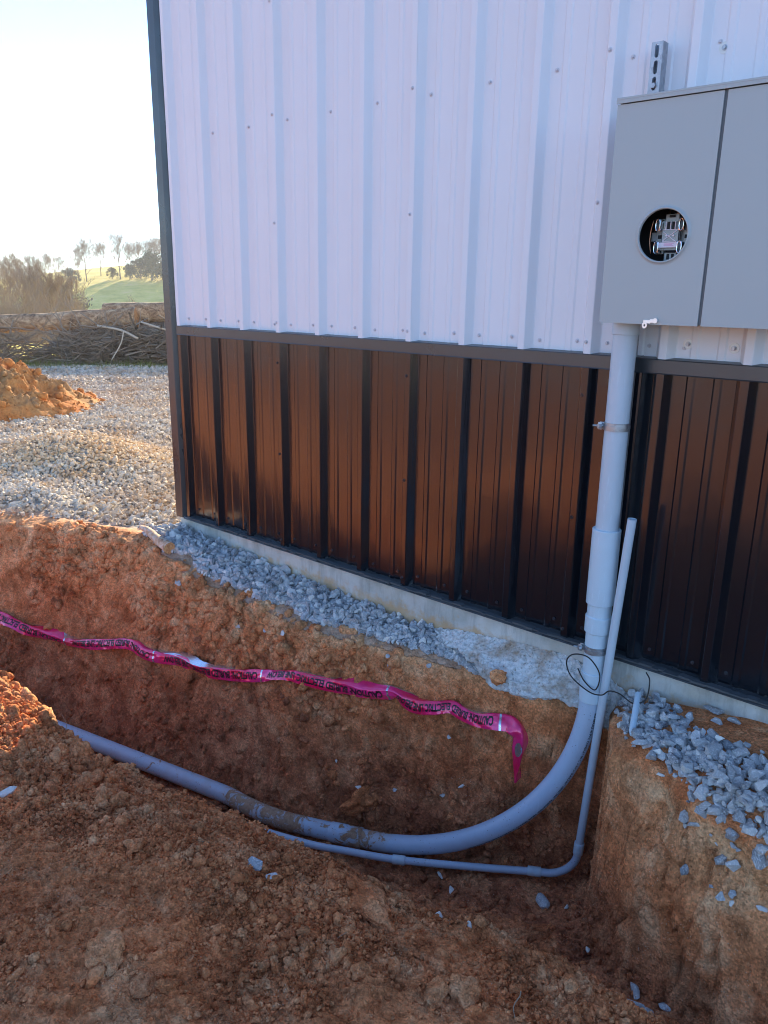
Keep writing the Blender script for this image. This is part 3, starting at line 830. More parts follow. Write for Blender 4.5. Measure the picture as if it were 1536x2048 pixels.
# footing
mb = MB()
xf = np.concatenate([np.linspace(-1.186, 3.4, 140), [6, XE]]); zf_ = np.linspace(-.60, .0, 22)
Vv = []; 
for z_ in zf_:
    for x in xf:
        Vv.append((x, -.014 + .0035 * float(vnoise(x * 9, z_ * 12, 0, 3)) + .002 * float(vnoise(x * 40, z_ * 40, 0, 4)) - .010 * float(sst(-.08, -.4, z_)), z_))
kx = len(xf); Ff = [(j_ * kx + i, j_ * kx + i + 1, (j_ + 1) * kx + i + 1, (j_ + 1) * kx + i) for j_ in range(len(zf_) - 1) for i in range(kx - 1)]
nb = len(Vv); top0 = (len(zf_) - 1) * kx
for x in xf: Vv.append((x, .3, .0))
Ff += [(top0 + i, top0 + i + 1, nb + i + 1, nb + i) for i in range(kx - 1)]
mb.add(Vv, Ff)
mb.box(-1.186, -1.0, -.010, BD, -.6, -.0015); mb.build("footing", M['concrete'], bld)
# rough concrete that spilled from the form onto the soil
xo = np.linspace(.98, 2.02, 150); q = 34
Vv = []
topz = lambda x: np.interp(x, [.98, 1.10, 1.35, 1.65, 1.85, 1.95, 2.02], [-.165, -.135, -.105, -.075, -.09, -.13, -.17])
botz = lambda x: np.interp(x, [.98, 1.15, 1.30, 1.40, 1.50, 1.60, 1.72, 1.85, 1.92, 2.02], [-.185, -.21, -.235, -.30, -.315, -.30, -.27, -.30, -.36, -.30])
outy = lambda x: np.interp(x, [.98, 1.15, 1.38, 1.6, 1.75, 1.88, 2.02], [-.035, -.085, -.15, -.155, -.09, -.075, -.03])
for jj in range(q):
    tt = jj / (q - 1)
    for x in xo:
        wv = float(fbm(x * 14, tt * 3, 0, 4, 44)); w2 = float(fbm(x * 40, tt * 12, 1, 3, 45, .7))
        zt_, zb_ = float(topz(x)), float(botz(x)) + .022 * float(fbm(x * 11, .5, 0, 4, 46)); oy = float(outy(x)) * (1 + .25 * wv)
        bulge = math.sin(min(1, tt * 1.25) * math.pi / 2) if tt < .8 else 1 - ((tt - .8) / .2) ** 2 * .9
        Vv.append((x, -.016 + oy * bulge + .020 * w2, zt_ + (zb_ - zt_) * (tt ** .85) + .006 * w2 * 1.5))
kx = len(xo); mb = MB(); mb.add(Vv, [(j_ * kx + i, (j_ + 1) * kx + i, (j_ + 1) * kx + i + 1, j_ * kx + i + 1) for j_ in range(q - 1) for i in range(kx - 1)])
mb.build("spilled_concrete", M['crumb'], bld, True)
# ------------------------------------------------------------------ conduits
RX, RY = 1.881, -.1333
box_top = 1.363
def vert(z0, z1, r, n=40, bev=.002):
    m_ = MB(); m_.tube([(RX, RY, z1), (RX, RY, z1 - .0001), (RX, RY, z1 - bev), (RX, RY, z0 + bev), (RX, RY, z0 + .0001), (RX, RY, z0)], [r - bev * 2, r - bev, r, r, r - bev, r - bev * 2], n); return m_
cd = empty("electrical_conduit", (RX, RY, -.2), "thick grey plastic conduit rising from the trench to the meter box in a long sweep", "conduit")
vert(.56, 1.345, .0445).build("riser_pipe", M['pvc'], cd, True, 40)
vert(1.318, 1.362, .0495).build("terminal_adapter", M['pvc'], cd, True, 40)
vert(.256, .572, .0555, bev=.003).build("expansion_sleeve", M['pvc_sleeve'], cd, True, 40)
vert(.18, .262, .0475).build("sleeve_neck", M['pvc_sleeve'], cd, True, 40)
vert(.132, .206, .0525, bev=.004).build("reducer_collar", M['pvc_sleeve'], cd, True, 40)
vert(-.06, .14, .0450).build("lower_pipe", M['pvc_sleeve'], cd, True, 40)
vert(-.178, -.045, .0500, bev=.003).build("bell_end", M['pvc_sleeve'], cd, True, 40)
z0, RR, aa, L1, bb, ss = -.142, .966, .422, .33, .175, -.036
d1 = np.array([-math.cos(aa), -math.sin(aa), 0]); base = np.array([RX, RY, z0])
arc = [base + [0, 0, .06]] + [base + d1 * RR * (1 - math.cos(t)) - np.array([0, 0, RR * math.sin(t)]) for t in np.linspace(0, math.pi / 2, 60)]
e0 = arc[-1]; arc.append(e0 + d1 * .12)
def pipe_np(P, r, name, parent, n=36, muddy=None):
    Vt, Ft = tube_np(P, r, n, True)
    quad = np.array([f for f in Ft if len(f) == 4]); 
    bl = world_loc(parent); o = mesh_np(name, Vt - np.array(bl), [quad], M['pvc_mud'], smooth=True, attrs={"mud": muddy(Vt)})
    o.parent = parent; return o
def mudf(Vt):
    x, y, z_ = Vt.T
    a = np.exp(-((x - .98) / .12) ** 2) * .85 + np.exp(-((x - .62) / .16) ** 2) * 1.0 + np.exp(-((x - .33) / .12) ** 2) * 1.05 + np.exp(-((x + .3) / .5) ** 2) * .35 + .16
    return np.clip(a * (x < 1.2), 0, 1)
pipe_np(np.array(arc), .0445, "sweep_elbow", cd, muddy=mudf)
P1 = e0 + d1 * .10; P2 = e0 + d1 * .33
d2 = np.array([-math.cos(bb), -math.sin(bb), ss]); ctl = []
for t in np.linspace(0, 1, 8): ctl.append(P1 + (P2 - P1) * t * .8)
for l in np.linspace(.10, 4.5, 60):
    w_ = min(1, l / .5); ctl.append(P2 + (d2 * w_ + d1 * (1 - w_)) * l * 1.0 if l < .5 else P2 + d2 * l)
pipe_np(np.array(ctl), .0445, "buried_run", cd, muddy=mudf)
pipe_np(np.array([P1 + d1 * t for t in (-.06, -.058, .055, .10, .103)]) , [.044, .0490, .0490, .0478, .0445], "coupling", cd, muddy=mudf)
# printed line on the elbow
def text_mesh(s, size, bold=.0, ext=0):
    c = bpy.data.curves.new("t", 'FONT'); c.body = s; c.size = size; c.offset = bold; c.resolution_u = 3
    o = bpy.data.objects.new("t", c); COL.objects.link(o)
    bpy.context.view_layer.update()
    dg = bpy.context.evaluated_depsgraph_get(); me = o.evaluated_get(dg).to_mesh()
    Vt = np.array([v.co[:] for v in me.vertices]); Ff = [list(p.vertices) for p in me.polygons]
    o.evaluated_get(dg).to_mesh_clear(); bpy.data.objects.remove(o); bpy.data.curves.remove(c)
    return Vt, Ff
tv, tf = text_mesh("SCHEDULE 40 PVC CONDUIT 90 C  3 INCH SUNLIGHT RESISTANT  MADE IN USA  ABOVE GROUND UL  RIGID NONMETALLIC CONDUIT", .0155, .0005)
A = np.array(arc[1:-1]); seg = np.concatenate([[0], np.cumsum(np.linalg.norm(np.diff(A, axis=0), axis=1))])
def on_pipe(u, v, ang0, r):
    u = np.clip(u, 0, seg[-1]); i = np.clip(np.searchsorted(seg, u) - 1, 0, len(A) - 2); f = (u - seg[i]) / (seg[i + 1] - seg[i])
    c = A[i] + (A[i + 1] - A[i]) * f; T = (A[i + 1] - A[i]); T /= np.linalg.norm(T)
    side = np.array([d1[1], -d1[0], 0.0]); 
    if side[1] > 0: side = -side          # towards the camera's side of the bend plane
    outn = np.cross(T, side); outn /= np.linalg.norm(outn)
    if outn @ np.array([-d1[0], -d1[1], -1.0]) < 0: outn = -outn   # outer side of the bend
    an = ang0 + v / r
    return c + (side * math.cos(an) + outn * math.sin(an)) * r
mb = MB()
mb.add([on_pipe(.075 + a, b, R_(34), .0449) for a, b, _ in tv], tf)
mb.build("printed_marking", M['ink'], cd)
# pipe clamps
for zc in (.978, .058):
    k = MB(); r0 = .0462 if zc > .5 else .0467
    for (w0, w1, rr_) in ((-.015, .015, r0 + .0015), (-.005, .005, r0 + .0045)):
        an = np.linspace(R_(-205), R_(35), 44)
        Vv = []; 
        for a in an:
            for (rd, zz) in ((r0 - .001, w0), (rr_, w0), (rr_, w1), (r0 - .001, w1)): Vv.append((RX + rd * math.cos(a), RY + rd * math.sin(a), zc + zz))
        Ff = [(i * 4 + j_, (i + 1) * 4 + j_, (i + 1) * 4 + (j_ + 1) % 4, i * 4 + (j_ + 1) % 4) for i in range(len(an) - 1) for j_ in range(4)] + [[3, 2, 1, 0], [(len(an) - 1) * 4 + j_ for j_ in range(4)]]
        k.add(Vv, Ff)
    cl = k.build("pipe_clamp", M['zinc'], cd, True, 40)
    k = MB(); ax, ay = RX - .046, RY - .020
    k.box(ax - .012, ax + .004, ay - .006, ay - .002, zc - .014, zc + .014, .001); k.box(ax - .012, ax + .004, ay - .020, ay - .016, zc - .014, zc + .014, .001)
    k.cyl((ax - .030, ay - .026, zc), (ax + .030, ay + .006, zc), .0042, 12); k.cyl((ax - .006, ay - .030, zc), (ax + .0, ay - .020, zc), .0095, 6)
    b_ = k.build("bolt", M['zinc'], cl, True, 35)
    b_.parent = cl; b_.matrix_parent_inverse = Matrix()
# thin conduit
sc_ = empty("small_conduit", (1.9, -.13, -.9), "thin grey plastic conduit leaning beside the big one, open at its top", "conduit")
top = np.array([1.990, -.158, .638]); bt = np.array([1.896, -.150, -.925])
rs = .0172
st = [top + (bt - top) * t for t in np.linspace(0, 1, 20)]
dz = (bt - top) / np.linalg.norm(bt - top)
run_d = np.array([-.885, -.46, -.06]); run_d /= np.linalg.norm(run_d)
Rb = .125
elb = []
c0 = bt
for t in np.linspace(0, math.pi / 2, 24): elb.append(c0 + dz * Rb * math.sin(t) + run_d * Rb * (1 - math.cos(t)))
e1 = elb[-1]
Vt, Ft = tube_np(np.array(st), rs, 28, False)
Vi, Fi = tube_np(np.array(st), rs - .0035, 28, False)
k = MB(); k.add(Vt, Ft); k.add(Vi, [f[::-1] for f in Fi]); k.add(np.concatenate([Vt[:28], Vi[:28]]), [(i, 28 + i, 28 + (i + 1) % 28, (i + 1) % 28) for i in range(28)])
k.build("standing_pipe", M['pvc'], sc_, True, 45)
pipe_np(np.array([bt - dz * .02] + elb + [e1 + run_d * .02]), rs, "elbow", sc_, 24, muddy=lambda v: v[:, 0] * 0)
p1 = e1 + run_d * .02
tgt = [p1, np.array([1.478, -.372, -1.09]), np.array([1.20, -.548, -1.10]), np.array([.99, -.655, -1.105]), np.array([.735, -.77, -1.11]), np.array([.2, -.93, -1.115]), np.array([-.72, -1.12, -1.12]), np.array([-2.5, -1.45, -1.2])]
def smooth_path(Pc, n=16):
    Pc = [np.array(p) for p in Pc]; Q = [2 * Pc[0] - Pc[1]] + Pc + [2 * Pc[-1] - Pc[-2]]; out = []
    for i in range(1, len(Q) - 2):
        for t in np.linspace(0, 1, n, endpoint=False):
            a, b, c, d = Q[i - 1:i + 3]
            out.append(.5 * (2 * b + (c - a) * t + (2 * a - 5 * b + 4 * c - d) * t * t + (3 * b - a - 3 * c + d) * t ** 3))
    out.append(Pc[-1]); return np.array(out)
runp = smooth_path(tgt)
pipe_np(runp, rs, "buried_run", sc_, 24, muddy=lambda v: .12 + v[:, 0] * 0)
def coup(c, d, name="coupling"):
    c = np.array(c); k = MB(); h = .030
    k.tube([c - d * h, c - d * (h - .0001), c - d * (h - .002), c - d * .003, c, c + d * .003, c + d * (h - .002), c + d * (h - .0001), c + d * h], [rs, rs + .003, rs + .0045, rs + .0045, rs + .0035, rs + .0045, rs + .0045, rs + .003, rs], 28)
    k.build(name, M['pvc_sleeve'], sc_, True, 40)
coup(bt - dz * .03, dz); coup(e1 + run_d * .05, run_d)
i_ = int(np.argmin(np.linalg.norm(runp - np.array([1.20, -.548, -1.10]), axis=1))); dd = runp[i_ + 1] - runp[i_]; coup(runp[i_], dd / np.linalg.norm(dd))
# black wire looped round both pipes
wp = smooth_path([(1.835, -.185, -.03), (1.872, -.190, -.075), (1.925, -.196, -.092), (1.935, -.192, -.02), (1.89, -.21, .045), (1.825, -.215, .040), (1.790, -.20, -.01), (1.815, -.195, -.072), (1.90, -.200, -.108), (1.955, -.200, -.103), (1.985, -.198, -.075), (2.03, -.200, -.070), (2.085, -.19, -.095), (2.125, -.17, -.07), (2.125, -.15, .0), (2.10, -.13, .022)], 10)
k = MB(); k.tube(wp, .0028, 8); o = k.build("loose_wire", M['rubber'], None, True)
tag(o, "thin black wire looped loosely round the two grey conduits by the footing", "wire")
# ------------------------------------------------------------------ strut channel
def strut_build(name, x0, x1, yb, yf, z0, z1, parent, mt):
    k = MB(); t_ = .0028; r_ = .012; xc = (x0 + x1) / 2
    # slotted web facing out
    zc = z1 - .028; zlast = z1; slots = []
    while zc - .02 > z0: slots.append(zc); zc -= .0508
    h = .0142; w_ = .0072
    zz = z1
    for s_ in slots:
        if zz - (s_ + h + w_) > .0005: k.box(x0, x1, yf, yf + t_, s_ + h + w_, zz)
        ns = 7; arcp = [(xc + w_ * math.cos(a), s_ + h + w_ * math.sin(a)) for a in np.linspace(math.pi, 0, ns)]
        arcb = [(xc + w_ * math.cos(a), s_ - h + w_ * math.sin(a)) for a in np.linspace(0, -math.pi, ns)]
        left = [(x0, s_ + h + w_), (x0, s_ - h - w_)]; 
        outl = [(x0, s_ + h + w_)] + [(xc, s_ + h + w_)] ; 
        L = [(x0, s_ - h - w_), (xc, s_ - h - w_)] + [p for p in arcb[::-1] if p[0] <= xc + 1e-9][::-1][0:0]
        pl = [(x0, s_ - h - w_)] + [(xc, s_ - h - w_)] + [p for p in reversed(arcb) if p[0] < xc - 1e-9][::-1] + [p for p in arcp if p[0] < xc - 1e-9] + [(xc, s_ + h + w_), (x0, s_ + h + w_)]
        pr = [(2 * xc - a, b) for a, b in pl][::-1]
        for pg in (pl, pr):
            m_ = len(pg); k.add([(a, yf, b) for a, b in pg] + [(a, yf + t_, b) for a, b in pg], [list(range(m_)), list(range(m_, 2 * m_))[::-1]] + [(i, (i + 1) % m_, m_ + (i + 1) % m_, m_ + i) for i in range(m_)])
        zz = s_ - h - w_
    k.box(x0, x1, yf, yf + t_, z0, zz)
    k.box(x0 - .0001, x0 + t_, yf + t_, yb, z0, z1); k.box(x1 - t_, x1 + .0001, yf + t_, yb, z0, z1)
    k.box(x0, x0 + .009, yb - t_, yb + .0001, z0, z1); k.box(x1 - .009, x1, yb - t_, yb + .0001, z0, z1)
    return k.build(name, mt, parent)
su = empty("strut_channel", (1.872, -.06, 1.0), "slotted galvanised strut channel fixed upright to the wall behind box and conduit", "strut channel")
strut_build("channel", 1.8515, 1.8925, -.036, -.0775, -.06, 2.292, su, M['zinc'])
mb = MB(); mb.box(1.858, 1.886, -.0765, -.055, 2.150, 2.162, .001); mb.cyl((1.872, -.0765, 2.156), (1.872, -.086, 2.156), .009, 6); mb.build("bolt", M['zinc'], su)
# ------------------------------------------------------------------ meter box
mx = empty("meter_box", (2.2, -.17, 1.36), "wide grey steel meter box with an open round socket in its left door", "meter box")
bx0, bx1, by0, by1, bz0, bz1 = 1.842, 2.625, -.252, -.0785, 1.366, 2.080
mb = MB()
for b in ((bx0, bx1, by1 - .002, by1, bz0, bz1), (bx0, bx0 + .002, by0, by1 - .002, bz0, bz1), (bx1 - .002, bx1, by0, by1 - .002, bz0, bz1), (bx0 + .002, bx1 - .002, by0, by1 - .002, bz0, bz0 + .002), (bx0 + .002, bx1 - .002, by0, by1 - .002, bz1 - .002, bz1)): mb.box(*b)
mb.build("enclosure", M['box'], mx)
mb = MB(); mb.box(bx0 - .004, bx1 + .004, -.275, by1 + .002, bz1 + .001, bz1 + .0085, .0015); mb.box(bx0 - .004, bx1 + .004, -.275, -.272, bz1 - .010, bz1 + .0012, .0006); mb.build("drip_cap", M['box'], mx, False)
# left door with a round opening
cxr, czr, rh = 2.041, 1.652, .082
dx0, dx1 = bx0 - .003, 2.188
yf, yk = -.2675, -.2535
def door_with_hole(x0, x1, z0, z1, cx, cz, r, yf, yk):
    m_ = 64; inn = []; out = []
    for i in range(m_):
        a = 2 * math.pi * i / m_; ca, sa = math.cos(a), math.sin(a)
        inn.append((cx + r * ca, cz + r * sa))
        t_ = min(((x1 - cx) / ca) if ca > 1e-9 else ((x0 - cx) / ca) if ca < -1e-9 else 1e9, ((z1 - cz) / sa) if sa > 1e-9 else ((z0 - cz) / sa) if sa < -1e-9 else 1e9)
        out.append((cx + t_ * ca, cz + t_ * sa))
    Vv = [(a, yf, b) for a, b in inn] + [(a, yf, b) for a, b in out] + [(a, yf + .002, b) for a, b in inn]
    Ff = [(i, m_ + i, m_ + (i + 1) % m_, (i + 1) % m_) for i in range(m_)] + [(i, (i + 1) % m_, 2 * m_ + (i + 1) % m_, 2 * m_ + i) for i in range(m_)]
    # corners
    co = {(x0, z0): 0, (x1, z0): 0, (x1, z1): 0, (x0, z1): 0}
    for i in range(m_):
        a, b = out[i], out[(i + 1) % m_]
        if abs(a[0] - b[0]) > 1e-6 and abs(a[1] - b[1]) > 1e-6:
            cc = min(co, key=lambda c: math.hypot(c[0] - a[0], c[1] - a[1])); Vv.append((cc[0], yf, cc[1])); Ff.append((m_ + i, len(Vv) - 1, m_ + (i + 1) % m_))
    k = MB(); k.add(Vv, Ff)
    for b in ((x0, x0 + .0015, yf + .0002, yk, z0, z1), (x1 - .0015, x1, yf + .0002, yk, z0, z1), (x0, x1, yf + .0002, yk, z0, z0 + .0015), (x0, x1, yf + .0002, yk, z1 - .0015, z1)): k.box(*b)
    return k
dr = door_with_hole(dx0, dx1, bz0 - .003, bz1 - .012, cxr, czr, rh, yf, yk).build("door", M['box'], mx)
k = MB(); an = np.linspace(0, 2 * math.pi, 73)[:-1]; pr = [(.082, yf + .002), (.0825, yf - .005), (.084, yf - .0075), (.087, yf - .0075), (.0885, yf - .005), (.0915, yf - .0012), (.0955, yf - .0006)]
Vv = [(cxr + r_ * math.cos(a), y_, czr + r_ * math.sin(a)) for a in an for r_, y_ in pr]; kk = len(pr)
k.add(Vv, [(i * kk + j_, i * kk + j_ + 1, ((i + 1) % 72) * kk + j_ + 1, ((i + 1) % 72) * kk + j_) for i in range(72) for j_ in range(kk - 1)])
k.build("socket_ring", M['box'], dr, True)
k = MB(); k.box(2.199, bx1 + .003, yf, yf + .002, bz0 - .003, bz1 - .012, .0008); k.box(2.199, 2.2005, yf + .002, yk, bz0 - .003, bz1 - .012); k.build("door", M['box'], mx)
k = MB(); k.box(2.186, 2.201, -.262, -.2505, bz0 + .002, bz1 - .004); k.build("door_gap_shade", mat("shadow_gap_steel", rough=.5, base=(.10, .115, .125)), mx)  # dark strip between the doors, coloured as the shade of their gap
# inside the socket
k = MB(); k.box(bx0 + .01, 2.19, -.115, -.112, bz0 + .02, bz1 - .02); k.box(2.178, 2.181, -.25, -.112, bz0 + .02, bz1 - .02); k.box(bx0 + .008, bx0 + .011, -.25, -.112, bz0 + .02, bz1 - .02); k.build("cavity_shade_sheets", M['dark'], mx)  # black sheets put the shade of the box's cavity into colour
ms = MB(); c = (cxr, czr)
def q(x0, x1, z0, z1, y0, y1, b=.001): ms.box(c[0] + x0 * 1.12, c[0] + x1 * 1.12, y0 - .012, y1 - .012, c[1] + z0 * 1.12, c[1] + z1 * 1.12, b)
q(-.030, .028, -.040, .045, -.185, -.150); q(-.022, .020, .040, .064, -.190, -.155, .003); q(-.020, .018, -.072, -.045, -.180, -.150, .003)
q(-.026, .024, -.016, .020, -.196, -.180); q(-.070, -.030, -.012, .014, -.165, -.150); q(.030, .074, -.010, .012, -.165, -.150)
q(-.052, -.026, -.050, .052, -.172, -.150); q(.026, .052, -.050, .052, -.172, -.150)
ms.build("meter_socket", M['clear'], mx)
k = MB()
for (xa, xb, za, zb, yy) in ((-.014, -.004, .022, .046, -.2085), (.004, .012, .022, .046, -.2085), (-.034, -.031, -.040, .044, -.1985), (.029, .032, -.040, .044, -.1985), (-.010, .010, .060, .068, -.2055), (-.020, .018, -.052, -.0485, -.1985), (-.012, -.003, -.074, -.056, -.1935), (.004, .013, -.074, -.056, -.1935), (-.052, -.038, -.006, .006, -.1845), (.040, .052, -.006, .006, -.1845)): k.box(c[0] + xa, c[0] + xb, yy - .0006, yy + .001, c[1] + za, c[1] + zb)
k.build("slot", M['dark'], mx)  # flat dark plates painted as the shade within the socket's openings
k = MB()
for sg in (-1, 1): k.tube([(c[0] - .024, -.2095, c[1] - .014 * sg), (c[0] + .022, -.2095, c[1] + .018 * sg)], .0016, 6); k.cyl((c[0] + .012 * sg, -.2085, c[1] + .002), (c[0] + .012 * sg, -.2125, c[1] + .002), .0032, 12)
k.tube([(c[0] - .026, -.2095, c[1] + .021), (c[0] + .024, -.2095, c[1] + .021)], .0013, 6); k.tube([(c[0] - .026, -.2095, c[1] - .0165), (c[0] + .024, -.2095, c[1] - .0165)], .0013, 6)
for xx in (-.0165, -.001, .015): k.box(c[0] + xx - .0012, c[0] + xx + .0012, -.2115, -.2085, c[1] + .022, c[1] + .047)
k.build("moulded_rib", M['label'], mx)
k = MB()
for sx in (-1, 1):
    for sz in (-1, 1):
        x_ = c[0] + sx * .040; z_ = c[1] + sz * .036
        k.box(x_ - .009, x_ - .006, -.222, -.172, z_ - .018, z_ + .018, .001); k.box(x_ + .005, x_ + .008, -.222, -.172, z_ - .018, z_ + .018, .001)
        P_l = [(x_ - .0075 + .0 * a, -.224, z_ + .017 * math.cos(a)) for a in (0,)]
        lp = [(x_ + .0075 * math.sin(a), -.224, z_ + .019 * math.cos(a)) for a in np.linspace(0, 2 * math.pi, 25)]
        k.tube(lp, .0016, 8, False)
        k.cyl((x_, -.172, z_ - sz * .026), (x_, -.181, z_ - sz * .026), .0055, 14)
k.cyl((c[0] - .055, -.165, c[1]), (c[0] - .034, -.178, c[1]), .004, 10); k.cyl((c[0] + .06, -.165, c[1]), (c[0] + .034, -.178, c[1]), .004, 10)
for x_ in (-.012, -.004, .004, .011): k.box(c[0] + x_ - .0012, c[0] + x_ + .0012, -.194, -.186, c[1] + .021, c[1] + .040)
k.build("jaw", mat("tinned_metal", rough=.18, metal=1, base=(.86, .88, .9)), mx, True, 40)
k = MB(); k.box(c[0] - .032, c[0] + .027, -.2110, -.2082, c[1] - .036, c[1] - .0195); k.build("warning_sticker", M['label'], mx)
k = MB()
for i in range(3): k.box(c[0] - .018, c[0] + .016 - .006 * (i % 2), -.2117, -.2111, c[1] - .0242 - i * .0032, c[1] - .0230 - i * .0032)
k.build("sticker_print", M['pinkprint'], mx)
k = MB(); k.tube([(c[0] - .066 - .008 * math.sin(t_), -.20, c[1] + .055 - .11 * t_ / math.pi) for t_ in np.linspace(0, math.pi, 14)], .0016, 8); k.tube(smooth_path([(c[0] - .03, -.16, c[1] + .085), (c[0] - .02, -.18, c[1] + .066), (c[0] + .01, -.18, c[1] + .075), (c[0] + .04, -.165, c[1] + .09)]), .004, 8); k.build("bonding_wire", M['copper'], mx, True)
k = MB(); k.cyl((c[0] - .022, -.14, c[1] - .075), (c[0] - .022, -.165, c[1] - .075), .008, 16); k.cyl((c[0] - .006, -.14, c[1] - .075), (c[0] - .006, -.165, c[1] - .075), .008, 16); k.build("lug", M['zinc'], mx, True, 40)
# hasp under the door
k = MB(); k.box(2.005, 2.030, -.2745, -.2715, 1.366, 1.378, .0008); k.cyl((2.0465, -.272, 1.376), (2.0465, -.2755, 1.376), .0085, 18); k.box(2.028, 2.046, -.2743, -.2717, 1.369, 1.381, .0006)
an = np.linspace(0, 2 * math.pi, 25)[:-1]
for (r0_, r1_) in ((.0035, .009),):
    Vv = [(2.011 + r_ * math.cos(a), y_, 1.360 + r_ * 1.15 * math.sin(a)) for a in an for r_, y_ in ((r0_, -.2755), (r1_, -.2755), (r1_, -.273), (r0_, -.273))]
    k.add(Vv, [(i * 4 + j_, i * 4 + (j_ + 1) % 4, ((i + 1) % 24) * 4 + (j_ + 1) % 4, ((i + 1) % 24) * 4 + j_) for i in range(24) for j_ in range(4)])
k.build("hasp", mat("bright_steel", rough=.3, metal=.6, base=(.85, .83, .82)), mx)
# ------------------------------------------------------------------ mounds, logs, brush, trees
def mound(name, cx, cy, rx, ry, h, yawd, n, material, label, cat, prof=1.6, seed=1, strata=.35, grav=0.0, rugged=.06, base=None):
    a = np.linspace(-1.15, 1.15, n); U, Vv = np.meshgrid(a, a); r = np.sqrt(U * U + Vv * Vv) + .10 * fbm(U * 2 + seed, Vv * 2, 0, 3, seed)
    hh = h * np.clip(1 - r, 0, 1) ** (1 / prof) * (1 if prof > 1 else 1) if prof < 1 else h * (np.clip(1 - r, 0, 1) * (1 + .25 * np.clip(r, 0, 1)))
    c, s = math.cos(R_(yawd)), math.sin(R_(yawd)); X = cx + (U * rx) * c - (Vv * ry) * s; Y = cy + (U * rx) * s + (Vv * ry) * c
    hh = hh + rugged * h * (fbm(X * 3, Y * 3, 0, 5, seed + 3, .6) + .8 * np.maximum(0, fbm(X * 7, Y * 7, 0, 3, seed + 9))) * sst(.02, .3, 1 - r) * 2.4
    Z = gz(X, Y) + hh - .06 * sst(.95, 1.1, r) - .01
    idx = np.arange(n * n).reshape(n, n); F = np.stack([idx[:-1, :-1], idx[:-1, 1:], idx[1:, 1:], idx[1:, :-1]], -1).reshape(-1, 4)
    o = mesh_np(name, np.stack([X, Y, Z], -1).reshape(-1, 3), F, material, smooth=True, attrs={"strata": np.full(n * n, strata), "gravelly": np.full(n * n, grav), "grassy": np.zeros(n * n)})
    tag(o, label, cat); return o, (X, Y, Z)
om = M['dirt'].copy(); om.name = "orange_clay"; M['orange'] = om
nn = NT(om); P_ = nn.co(); nn.col(nn.mix(nn.ramp(nn.noise(P_, 20, 5, .7), [(.3, .6), (.6, 0.0)]), nn.ramp(nn.noise(P_, 1.6, 7, .65), [(.32, (.40, .25, .13)), (.44, (.52, .28, .11)), (.56, (.62, .25, .075)), (.7, (.55, .19, .055))]), (.25, .10, .04)))
o, mg = mound("dirt_mound", -8.35, 1.15, 2.15, 1.7, .80, 48, 260, M['orange'], "heaped orange clay mound in full sun on the gravel pad", "dirt mound", seed=5, rugged=.11)
# clods on its near side
rg = np.random.default_rng(5); n = 2600; ii = rg.integers(20, 240, (n, 2)); X, Y, Z = mg
siz = .010 + .05 * rg.uniform(0, 1, n) ** 9
P = np.stack([X[ii[:, 0], ii[:, 1]], Y[ii[:, 0], ii[:, 1]], Z[ii[:, 0], ii[:, 1]] + siz * .2], -1); ok = P[:, 2] > gz(P[:, 0], P[:, 1]) - .0
c_ = scatter("mound_clods", P[ok], siz[ok], CVc, M['orange'], 41, smooth=True); tag(c_, "tan clods crumbled over the sunlit orange clay mound", "clay clods", kind="stuff")
# logs
def log(name, P, r0, r1, label, cat, seed, material=None, group=None, n=20, stubs=0):
    P = smooth_path(P, 10); rr_ = np.linspace(r0, r1, len(P)) * (1 + .06 * np.array([float(vnoise(i * .4, seed, 0)) for i in range(len(P))]))
    Vt, Ft = tube_np(P, rr_, n, False); V3 = Vt.copy()
    d = .07 * fbm(Vt[:, 0] * 3 + seed, Vt[:, 1] * 3, Vt[:, 2] * 6, 4, seed) * r0
    c = np.repeat(P, n, axis=0); dirv = Vt - c; Vt = c + dirv * (1 + d[:, None] / r0 * 2.2)
    e_ = empty(name, tuple(P[len(P) // 2]), label, cat, group)
    k = MB(); k.add(Vt, Ft); k.build("bark", material or M['log'], e_, True)
    k = MB(); k.add(np.concatenate([Vt[:n], [P[0]]]), [(i, n, (i + 1) % n) for i in range(n)]); k.build("cut_end", M['cut'], e_)
    k = MB(); k.add(np.concatenate([Vt[-n:], [P[-1]]]), [((i + 1) % n, n, i) for i in range(n)]); k.build("cut_end", M['cut'], e_)
    return e_
log("log", [(-17.4, 3.5, .50), (-15.6, 5.0, .58), (-12.9, 7.1, .78)], .16, .22, "long peeled tree trunk lying on top of the brush pile, thin end to the left", "log", 1)
log("log", [(-13.6, 6.7, .86), (-12.2, 7.9, .90), (-10.2, 9.6, .90)], .21, .24, "thick peeled tree trunk beside the corner, butted over the long thin one", "log", 2)
log("log", [(-14.6, 6.2, .42), (-12.8, 7.4, .48), (-10.4, 9.2, .50)], .21, .19, "grey weathered log buried in the brush under the upper trunks", "log", 3, M['bark'])
log("log", [(-14.2, 5.7, .10), (-12.6, 6.7, .12), (-11.0, 8.0, .14)], .13, .11, "short dark log low in the brush pile", "log", 4, M['bark'])
